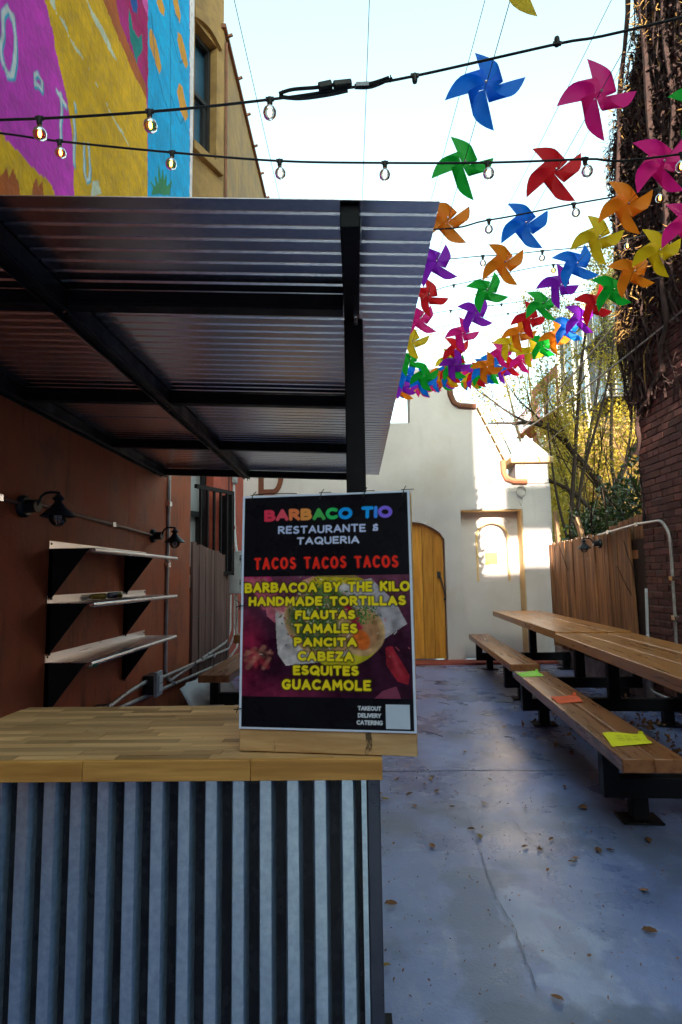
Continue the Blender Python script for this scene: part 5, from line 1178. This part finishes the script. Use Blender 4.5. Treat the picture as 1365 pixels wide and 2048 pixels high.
# dead vines on the brick wall
vn = thing('dead_vine', 'thick leafless vine with tangled brown twigs, some coloured sunlit gold, covering the upper brick wall', 'vine', (2.8, 5.6, 0))
rv = random.Random(31)
def vine_x(z, y): e_ = ymax(z) - y; bul = .07 + .06 * math.exp(-((z - 5.75) / .6) ** 2) + .03 * math.sin(z * 2.1); return XB - bul * rv.uniform(.15, 1) * math.exp(-max(0, e_ - .3) * .5)
for pts, r_ in (([(2.83, 5.05, 11), (2.80, 5.1, 8), (2.79, 5.22, 6), (2.80, 5.10, 4.6), (2.81, 5.22, 3.7), (2.82, 5.34, 3.2), (2.83, 5.58, 2.98), (2.84, 5.86, 2.82), (2.85, 6.04, 2.45)], .030), ([(2.82, 5.35, 9), (2.80, 5.5, 6.8), (2.78, 5.85, 5.6), (2.80, 5.95, 4.4), (2.82, 5.8, 3.6), (2.83, 5.90, 3.0)], .022), ([(2.82, 4.6, 10), (2.81, 4.8, 7), (2.81, 4.9, 5.2), (2.82, 5.15, 4.2), (2.83, 5.05, 3.4)], .02)):
    b = MB(); L = smooth_path(pts, 5); b.tube([p_ + Vector((0, .05 * math.sin(i_ * 1.1), 0)) for i_, p_ in enumerate(L)], [r_ * (1.25 - .6 * k / len(L) + .2 * math.sin(k * 1.9)) for k in range(len(L))], 7); b.build('main_stem', K['vine_dark'], vn)
b = MB(); bg_ = MB()
for k in range(230):
    z = rv.uniform(3.4, 10.5); y = rv.uniform(3.0, ymax(z) + .03) if rv.random() < .5 else ymax(z) - abs(rv.gauss(0, .35)); pts = []
    for q in range(rv.randint(6, 16)):
        pts.append((vine_x(z, y), min(y, ymax(z) + .03), z)); z -= rv.uniform(.08, .26); y += rv.gauss(0, .05)
        if z < 2.75: break
    if len(pts) > 2: (bg_ if rv.random() < .10 else b).tube(pts, rv.uniform(.004, .013), 4, caps=False)
def curl(bm_, p, L, r_, out):
    d = Vector((rv.uniform(-1, .2), rv.gauss(.3, .8) * out, rv.uniform(-1, .6))).normalized(); pts = [Vector(p)]
    ax = Vector((rv.uniform(-1, 1), rv.uniform(-1, 1), rv.uniform(-1, 1))).normalized(); tw_ = rv.uniform(-1.1, 1.1)
    for q in range(4): d = (Matrix.Rotation(tw_ * .5, 3, ax) @ d).normalized(); pts.append(pts[-1] + d * L / 4)
    bm_.tube(pts, [r_, r_, r_ * .8, r_ * .6, r_ * .3], 3, caps=False)
for k in range(3600):
    z = 2.9 + 8 * rv.random() ** 1.2
    if rv.random() < .55: y = ymax(z) - abs(rv.gauss(0, .10)); edge = True
    else: y = rv.uniform(3.4, ymax(z)); edge = False
    curl(b, (vine_x(z, y), y, z), rv.uniform(.03, .11), rv.uniform(.0022, .005), 1 if edge else .3)
for k in range(2000):
    z = 3.6 + 7 * rv.random() ** 1.1
    y = ymax(z) - abs(rv.gauss(0, .16)) if rv.random() < .6 else rv.uniform(4.2, ymax(z))
    if mnoise.noise(Vector((y * 3, z * 2, 0))) < -.02 and rv.random() < .8: continue
    curl(bg_, (vine_x(z, y) - .02, y, z), rv.uniform(.03, .10), rv.uniform(.003, .0075), 1)
b.build('twigs', K['vine_dark'], vn, recalc=False)['kind'] = 'stuff'
bg_.build('sunlit_twigs', K['vine_sunlit'], vn, recalc=False)['kind'] = 'stuff'  # twigs carrying the painted sun colour
rs_ = np.random.RandomState(5); z = 3.1 + 7.5 * rs_.rand(22000) ** 1.1; y = np.array([ymax(a_) for a_ in z]) - np.abs(rs_.normal(0, .9, 22000)); z = z + 0
keep = (z > 3.5 + (6.0 - y) * .35 + rs_.normal(0, .35, 22000))
scatter('withered_leaves', np.stack([XB - .01 - rs_.rand(22000) * .07, y, z], 1)[keep], .04, K['vine_dark'], vn, 4, .6, hang=.8)

# laurel over the fence
lb = thing('laurel_shrub', 'dark green broad leaved shrub growing over the top of the right hand fence', 'shrub', (3.3, 7.3, 0))
rs_ = np.random.RandomState(8); n = 2600; yy = 6.15 + 2.5 * rs_.rand(n) ** 1.0; top = 2.62 - .28 * (yy - 6.2) + .12 * np.sin(yy * 7); zz = 1.62 + (top - 1.62) * rs_.rand(n) ** .8; xx = 3.0 + .5 * rs_.rand(n)
scatter('foliage', np.stack([xx, yy, zz], 1), .085, K['laurel'], lb, 9, .42, hang=.2)
b = MB(); rr = random.Random(4)
for k in range(16): p = Vector((rr.uniform(3.05, 3.4), rr.uniform(6.2, 8.4), .2)); branch(b, p, Vector((rr.uniform(-.1, .1), rr.uniform(-.1, .1), 1)), 1.7, .02, 1, rr, None, .12, .2)
b.build('stem', K['bark'], lb, recalc=False)

# hillside with undergrowth behind the fence
def hill_z(x, y):
    f = min(1, max(0, (x - 3.6) / 4.0)); f = f * f * (3 - 2 * f); return max(-.02, min(5.4, (y - 9.6) * .60)) * f * (1 if y < 24 else max(.2, 1 - (y - 24) * .05)) + .35 * mnoise.noise(Vector((x * .5, y * .5, 0)))
b = MB(); nx, ny = 60, 60; vs = [(1.5 + 20 * i / nx, 9.5 + 34 * j / ny, hill_z(1.5 + 20 * i / nx, 9.5 + 34 * j / ny) - (.3 if j == 0 else 0)) for j in range(ny + 1) for i in range(nx + 1)]
b.add(vs, [(j * (nx + 1) + i, j * (nx + 1) + i + 1, (j + 1) * (nx + 1) + i + 1, (j + 1) * (nx + 1) + i) for j in range(ny) for i in range(nx)]); tag(b.build('hillside', K['hill'], recalc=False), kind='structure')
rs_ = np.random.RandomState(12)
def hillpts(n, y0, y1, hmin, hmax, xk0, xk1, thr=-.1):
    y = y0 + (y1 - y0) * rs_.rand(n); k_ = xk0 + (xk1 - xk0) * rs_.rand(n); x = k_ * y; o = []
    for a_, c_ in zip(x, y):
        if mnoise.noise(Vector((a_ * 1.1, c_ * .8, 2))) > thr: o.append((a_, c_, hill_z(a_, c_) + hmin + (hmax - hmin) * rs_.rand() ** 1.5))
    return np.array(o)
tag(scatter('undergrowth', hillpts(38000, 10.2, 20, .02, 1.5, .22, .52, -.15), .09, K['leaf_yellow'], None, 1, .6), 'mass of sunlit yellow undergrowth leaves on the hillside behind the fence', 'undergrowth')
tag(scatter('dry_brush', hillpts(36000, 10.5, 24, .0, 1.0, .22, .52, -.35), .10, K['leaf_tan'], None, 2, .3), 'sunlit tan dry brush on the hillside behind the fence', 'brush')
tag(scatter('tall_brush', hillpts(22000, 11, 19, .1, 2.9, .22, .37, -.35), .085, K['leaf_yellow'], None, 21, .6), 'taller yellow leaved brush at the left edge of the hillside, above the white gable', 'brush'); o = hillpts(9000, 10.3, 18, -.05, .3, .22, .50, -2); tag(scatter('dry_stalks', o, .42, K['leaf_tan'], None, 3, .045, hang=-3.5), 'pale upright dry stalks standing all over the sunlit hillside', 'dry stalks')
def bare_tree(label, base, limbs, seed, m='bark', leaves=(), lsize=.055, twig_depth=2):
    rr = random.Random(seed); t = thing('bare_tree', label, 'tree', base, 'bare trees behind the fence'); tips = []
    b = MB(); bb = MB(); first = True
    for pts, r_ in limbs:
        L = smooth_path(pts, 4); (b if first else bb).tube(L, [r_ * (1 - .65 * k / len(L)) for k in range(len(L))], 7, caps=False); first = False
        for k in range(3, len(L), 2):
            if rr.random() < .75: d = (L[min(k + 1, len(L) - 1)] - L[k - 1]).normalized(); branch(bb, L[k], (d + Vector((rr.uniform(-1, 1), rr.uniform(-.6, .6), rr.uniform(-.2, 1.1)))).normalized(), rr.uniform(.6, 1.5), max(.008, r_ * .3), twig_depth, rr, tips, .16, .06, .0035)
    b.build('trunk', K[m], t, recalc=False); bb.build('branches', K[m], t, recalc=False)
    if leaves and tips:
        mm, n = leaves; T = np.array([tuple(p) for p in tips]); q = T[np.random.RandomState(seed).randint(0, len(T), n)] + np.random.RandomState(seed + 1).normal(0, .10, (n, 3)); scatter('foliage', q, lsize, K[mm], t, seed, .55, hang=.3)
    return t
bare_tree('dark leafless tree with a limb arching left over the fence lamp', (4.75, 11, .3), [([(4.75, 11, .2), (4.70, 11, 1.8), (4.55, 11, 2.75), (4.15, 11, 3.35), (3.75, 11, 3.85), (3.35, 11, 4.05), (2.95, 11, 4.05)], .085), ([(4.60, 11, 2.3), (4.95, 11.1, 3.1), (5.45, 11.2, 3.9), (6.0, 11.3, 4.6)], .06), ([(4.68, 11, 1.9), (4.0, 10.9, 2.7), (3.4, 10.9, 3.0), (2.9, 10.8, 3.15)], .045)], 1, 'bark', ('leaf_yellow', 3600))
bare_tree('slender dark tree with upright stems just right of the turret', (3.75, 10.4, .1), [([(3.75, 10.4, 0), (3.70, 10.4, 1.8), (3.85, 10.4, 3.3), (4.05, 10.4, 4.9), (4.3, 10.4, 6.2)], .05), ([(3.72, 10.4, 1.6), (3.95, 10.4, 2.9), (4.5, 10.4, 4.6), (4.75, 10.4, 6.0)], .035), ([(3.72, 10.4, 1.5), (3.5, 10.4, 2.6), (3.4, 10.4, 3.9)], .03)], 2, 'bark', ('leaf_yellow', 3200))
bare_tree('thin leaning tree rising between the turret and the vines', (4.4, 12.5, .8), [([(4.4, 12.5, .8), (4.7, 12.5, 3.0), (5.2, 12.5, 5.2), (5.5, 12.5, 7.2)], .05), ([(4.6, 12.5, 2.5), (4.2, 12.5, 4.0), (4.0, 12.5, 5.4)], .03)], 3, 'bark', ('leaf_green', 2600))
bare_tree('pale bare sapling left of the turret peak', (3.6, 12.0, .3), [([(3.9, 12, .2), (3.6, 12, 2.6), (3.3, 12, 4.3), (3.05, 12, 5.6)], .04), ([(3.7, 12, 2.0), (3.75, 12, 3.8), (3.5, 12, 5.2)], .03), ([(3.7, 12, 2.2), (3.2, 12, 3.6), (2.7, 12, 4.8)], .025)], 4, 'pale_bark', ('leaf_yellow', 1100))
bare_tree('pale bare sapling behind the turret, sunlit', (4.3, 14, 1.5), [([(4.3, 14, 1.5), (4.4, 14, 4.0), (4.2, 14, 6.0), (4.3, 14, 7.3)], .04), ([(4.4, 14, 3.5), (4.9, 14, 5.2), (5.1, 14, 6.8)], .03)], 5, 'pale_bark', ('leaf_yellow', 3200))
bare_tree('dark leafless tree close to the brick wall corner', (5.9, 13, 1.5), [([(5.9, 13, 1.5), (5.6, 13, 3.5), (5.7, 13, 5.5), (5.5, 13, 7.4)], .05), ([(5.7, 13, 3.0), (6.1, 13, 4.6), (6.0, 13, 6.2)], .035)], 6, 'bark', ('leaf_yellow', 3200))

# ---------------- houses up the hill
rbld = thing('rear_building', 'grey row building up the hill behind the trees with windows and black fire escape', 'building', (12, 20, 0))
XR = 9.0
b = MB(); b.box(XR, 16, 15.5, 25.5, 0, 11.2); b.build('wall', K['rear_grey'], rbld)
b = MB(); b.box(XR - .25, 16.2, 15.4, 25.55, 11.2, 11.5); b.build('cornice', K['cream_trim'], rbld)
for iy in range(6):
    for iz in range(4):
        y = 16.2 + iy * 1.55; z = 3.0 + iz * 2.15
        b = MB()
        for a_, c_, d_, e_ in ((y - .05, y, z, z + 1.4), (y + .8, y + .85, z, z + 1.4), (y - .05, y + .85, z + 1.4, z + 1.48), (y, y + .8, z + .68, z + .73)): b.box(XR - .04, XR + .02, a_, c_, d_, e_)
        w = b.build('window', K['rear_trim'], rbld); b = MB(); b.box(XR - .015, XR - .006, y, y + .8, z, z + 1.4); b.build('pane', K['window_glass'], w)
b = MB()
for z in (4.6, 6.8, 9.0):
    b.box(XR - .95, XR - .05, 18.6, 21.2, z, z + .05)
    for k in range(14): b.box(XR - .95, XR - .93, 18.6 + k * .2, 18.62 + k * .2, z, z + .9)
    b.box(XR - .96, XR - .92, 18.6, 21.2, z + .88, z + .92)
    for k in range(9): b.box(XR - .7, XR - .3, 18.8 + k * .22, 18.9 + k * .22, z + .15 + k * .22, z + .19 + k * .22)
    b.bar((XR - .7, 18.8, z + .1), (XR - .7, 20.8, z + 2.1), .03, .12)
b.build('fire_escape', K['iron'], rbld)
for y in (20.35, 21.4, 23.0): b = MB(); b.tube([(XR - .9, y, 3), (XR - .9, y, 11.0)], .07, 8); b.build('downpipe', K['rear_trim'], rbld)
r2 = thing('red_rear_building', 'red brick building farther up the hill with red iron fire escape', 'building', (12, 30, 0))
b = MB(); b.box(XR + .1, 16, 25.6, 30.2, 0, 10.6); b.build('wall', K['rear_red'], r2)
for iy in range(2):
    for iz in range(3):
        y = 26.4 + iy * 1.8; z = 4.4 + iz * 2.1; b = MB(); b.box(XR + .04, XR + .09, y - .06, y + .96, z - .06, z + 1.4); w = b.build('window', K['rear_trim'], r2); b = MB(); b.box(XR + .02, XR + .035, y, y + .9, z, z + 1.32); b.build('pane', K['window_glass'], w)
b = MB()
for z in (6.0, 8.1):
    b.box(XR - .8, XR, 26, 30, z, z + .05); b.box(XR - .82, XR - .78, 26, 30, z + .9, z + .95)
    for k in range(20): b.box(XR - .82, XR - .79, 26 + k * .2, 26.03 + k * .2, z, z + .95)
b.build('fire_escape', K['red_iron'], r2)

# ================================================================ FALLEN LEAVES
def leaf_mesh(kind, m, seed):
    rr = random.Random(seed); b = MB()
    if kind == 'oval':
        n = 6; vs = [(-.5, 0, 0)]; fs = []
        for i in range(1, n): t_ = i / n; w = .24 * math.sin(math.pi * t_) ** .8; c_ = .16 * math.sin(math.pi * t_) + .05 * rr.random(); vs += [(-.5 + t_, w, .12 * c_ + .13 + .05 * rr.random()), (-.5 + t_, 0, .02 + .1 * abs(t_ - .5)), (-.5 + t_, -w, .10 * c_ + .10)]
        vs.append((.5, 0, .08)); fs = [(0, 2, 1), (0, 3, 2)]
        for i in range(n - 2): k = 1 + 3 * i; fs += [(k, k + 1, k + 4, k + 3), (k + 1, k + 2, k + 5, k + 4)]
        k = 1 + 3 * (n - 2); fs += [(k, k + 1, len(vs) - 1), (k + 1, k + 2, len(vs) - 1)]
    else:
        vs = [(0, 0, .03)]; n = 10
        for i in range(n): r_ = (.5 if i % 2 == 0 else .2) * rr.uniform(.8, 1.1); a_ = 2 * math.pi * i / n; vs.append((r_ * math.cos(a_), r_ * math.sin(a_), .02 + .22 * rr.random() * r_ * 2))
        fs = [(0, 1 + i, 1 + (i + 1) % n) for i in range(n)]
    b.add(vs, fs); me = bpy.data.meshes.new('fallen_leaf'); me.from_pydata(b.v, [], b.f); me.materials.append(m); return me
lm = [leaf_mesh('oval', K['dry_leaf'], 1), leaf_mesh('oval', K['dry_leaf'], 2), leaf_mesh('star', K['dry_leaf'], 3), leaf_mesh('oval', K['dry_leaf_yellow'], 4), leaf_mesh('star', K['dry_leaf'], 5)]
LP = [(.232, 3.878, 4), (.438, 3.874, 3), (.286, 3.62, 0), (.139, 3.544, 3), (.685, 3.476, 2), (.889, 3.401, 2), (.547, 3.135, 0), (.571, 3.049, 3), (.331, 2.949, 1), (.756, 2.94, 1), (.904, 3.018, 0), (1.074, 2.896, 1), (.92, 2.792, 3), (.943, 2.824, 2), (1.118, 2.548, 2), (1.005, 2.273, 1), (.111, 2.453, 1), (.07, 2.083, 3), (.572, 1.934, 1), (.75, 4.451, 0), (.799, 3.867, 1), (1.204, 5.15, 3), (1.302, 4.91, 0), (1.204, 3.417, 1), (1.478, 4.621, 3), (1.481, 4.371, 1), (.816, 2.914, 2), (.45, 3.666, 1), (.298, 3.445, 2), (.5, 3.428, 1), (1.188, 3.396, 0), (1.607, 4.092, 1), (.391, 3.785, 2), (.453, 3.92, 2), (.114, 3.623, 0), (.109, 3.507, 1), (1.208, 3.726, 0), (1.418, 3.854, 3), (1.13, 2.9, 1), (1.35, 3.0, 0)]
rr = random.Random(77)
for k in range(26): LP.append((rr.uniform(.15, 1.35), 2.0 + 3.5 * rr.random(), rr.choice([0, 1, 2, 0, 1])))
for i, (x, y, k) in enumerate(LP):
    o = bpy.data.objects.new('fallen_leaf', lm[k]); link(o); o.location = (x, y, .0035); s_ = rr.uniform(.036, .056) if i < 40 else rr.uniform(.012, .028); o.scale = (s_, s_, s_); o.rotation_euler = (rr.uniform(-.15, .15), rr.uniform(-.15, .15), rr.uniform(0, 6.3))
    tag(o, ('yellowish dry leaf' if k == 3 else 'small brown curled leaf' if k in (0, 1) else 'ragged brown lobed leaf') + ' lying on the blue grey concrete floor', 'leaf', 'fallen leaves on the floor')
rs_ = np.random.RandomState(3); n = 420; p = np.stack([2.15 + rs_.normal(0, .28, n), 4.9 + rs_.normal(0, .75, n), .006 + .025 * rs_.rand(n)], 1)
d_ = scatter('leaf_litter', p, .055, K['dry_leaf'], None, 6, .5); tag(d_, 'drift of dry brown leaves gathered under the near picnic table', 'leaf litter')
n = 1500; p = np.stack([rs_.uniform(-.1, 2.7, n), 1.75 + 6.8 * rs_.rand(n) ** 1.3, .003 + .004 * rs_.rand(n)], 1); sc_ = scatter('debris', p, .012, K['dry_leaf'], None, 7, .4); tag(sc_, 'tiny leaf crumbs and twigs scattered over the concrete floor', 'debris')
for k in range(9):
    b = MB(); x, y = rr.uniform(.5, 2.2), rr.uniform(4.0, 8.2); a_ = rr.uniform(0, 3); L = rr.uniform(.08, .25); b.tube([(x, y, .005), (x + L * .5 * math.cos(a_), y + L * .5 * math.sin(a_) + .02, .006), (x + L * math.cos(a_), y + L * math.sin(a_), .005)], .003, 4); tag(b.build('twig', K['bark']), 'thin fallen twig lying on the concrete near the picnic tables', 'twig', 'fallen twigs')
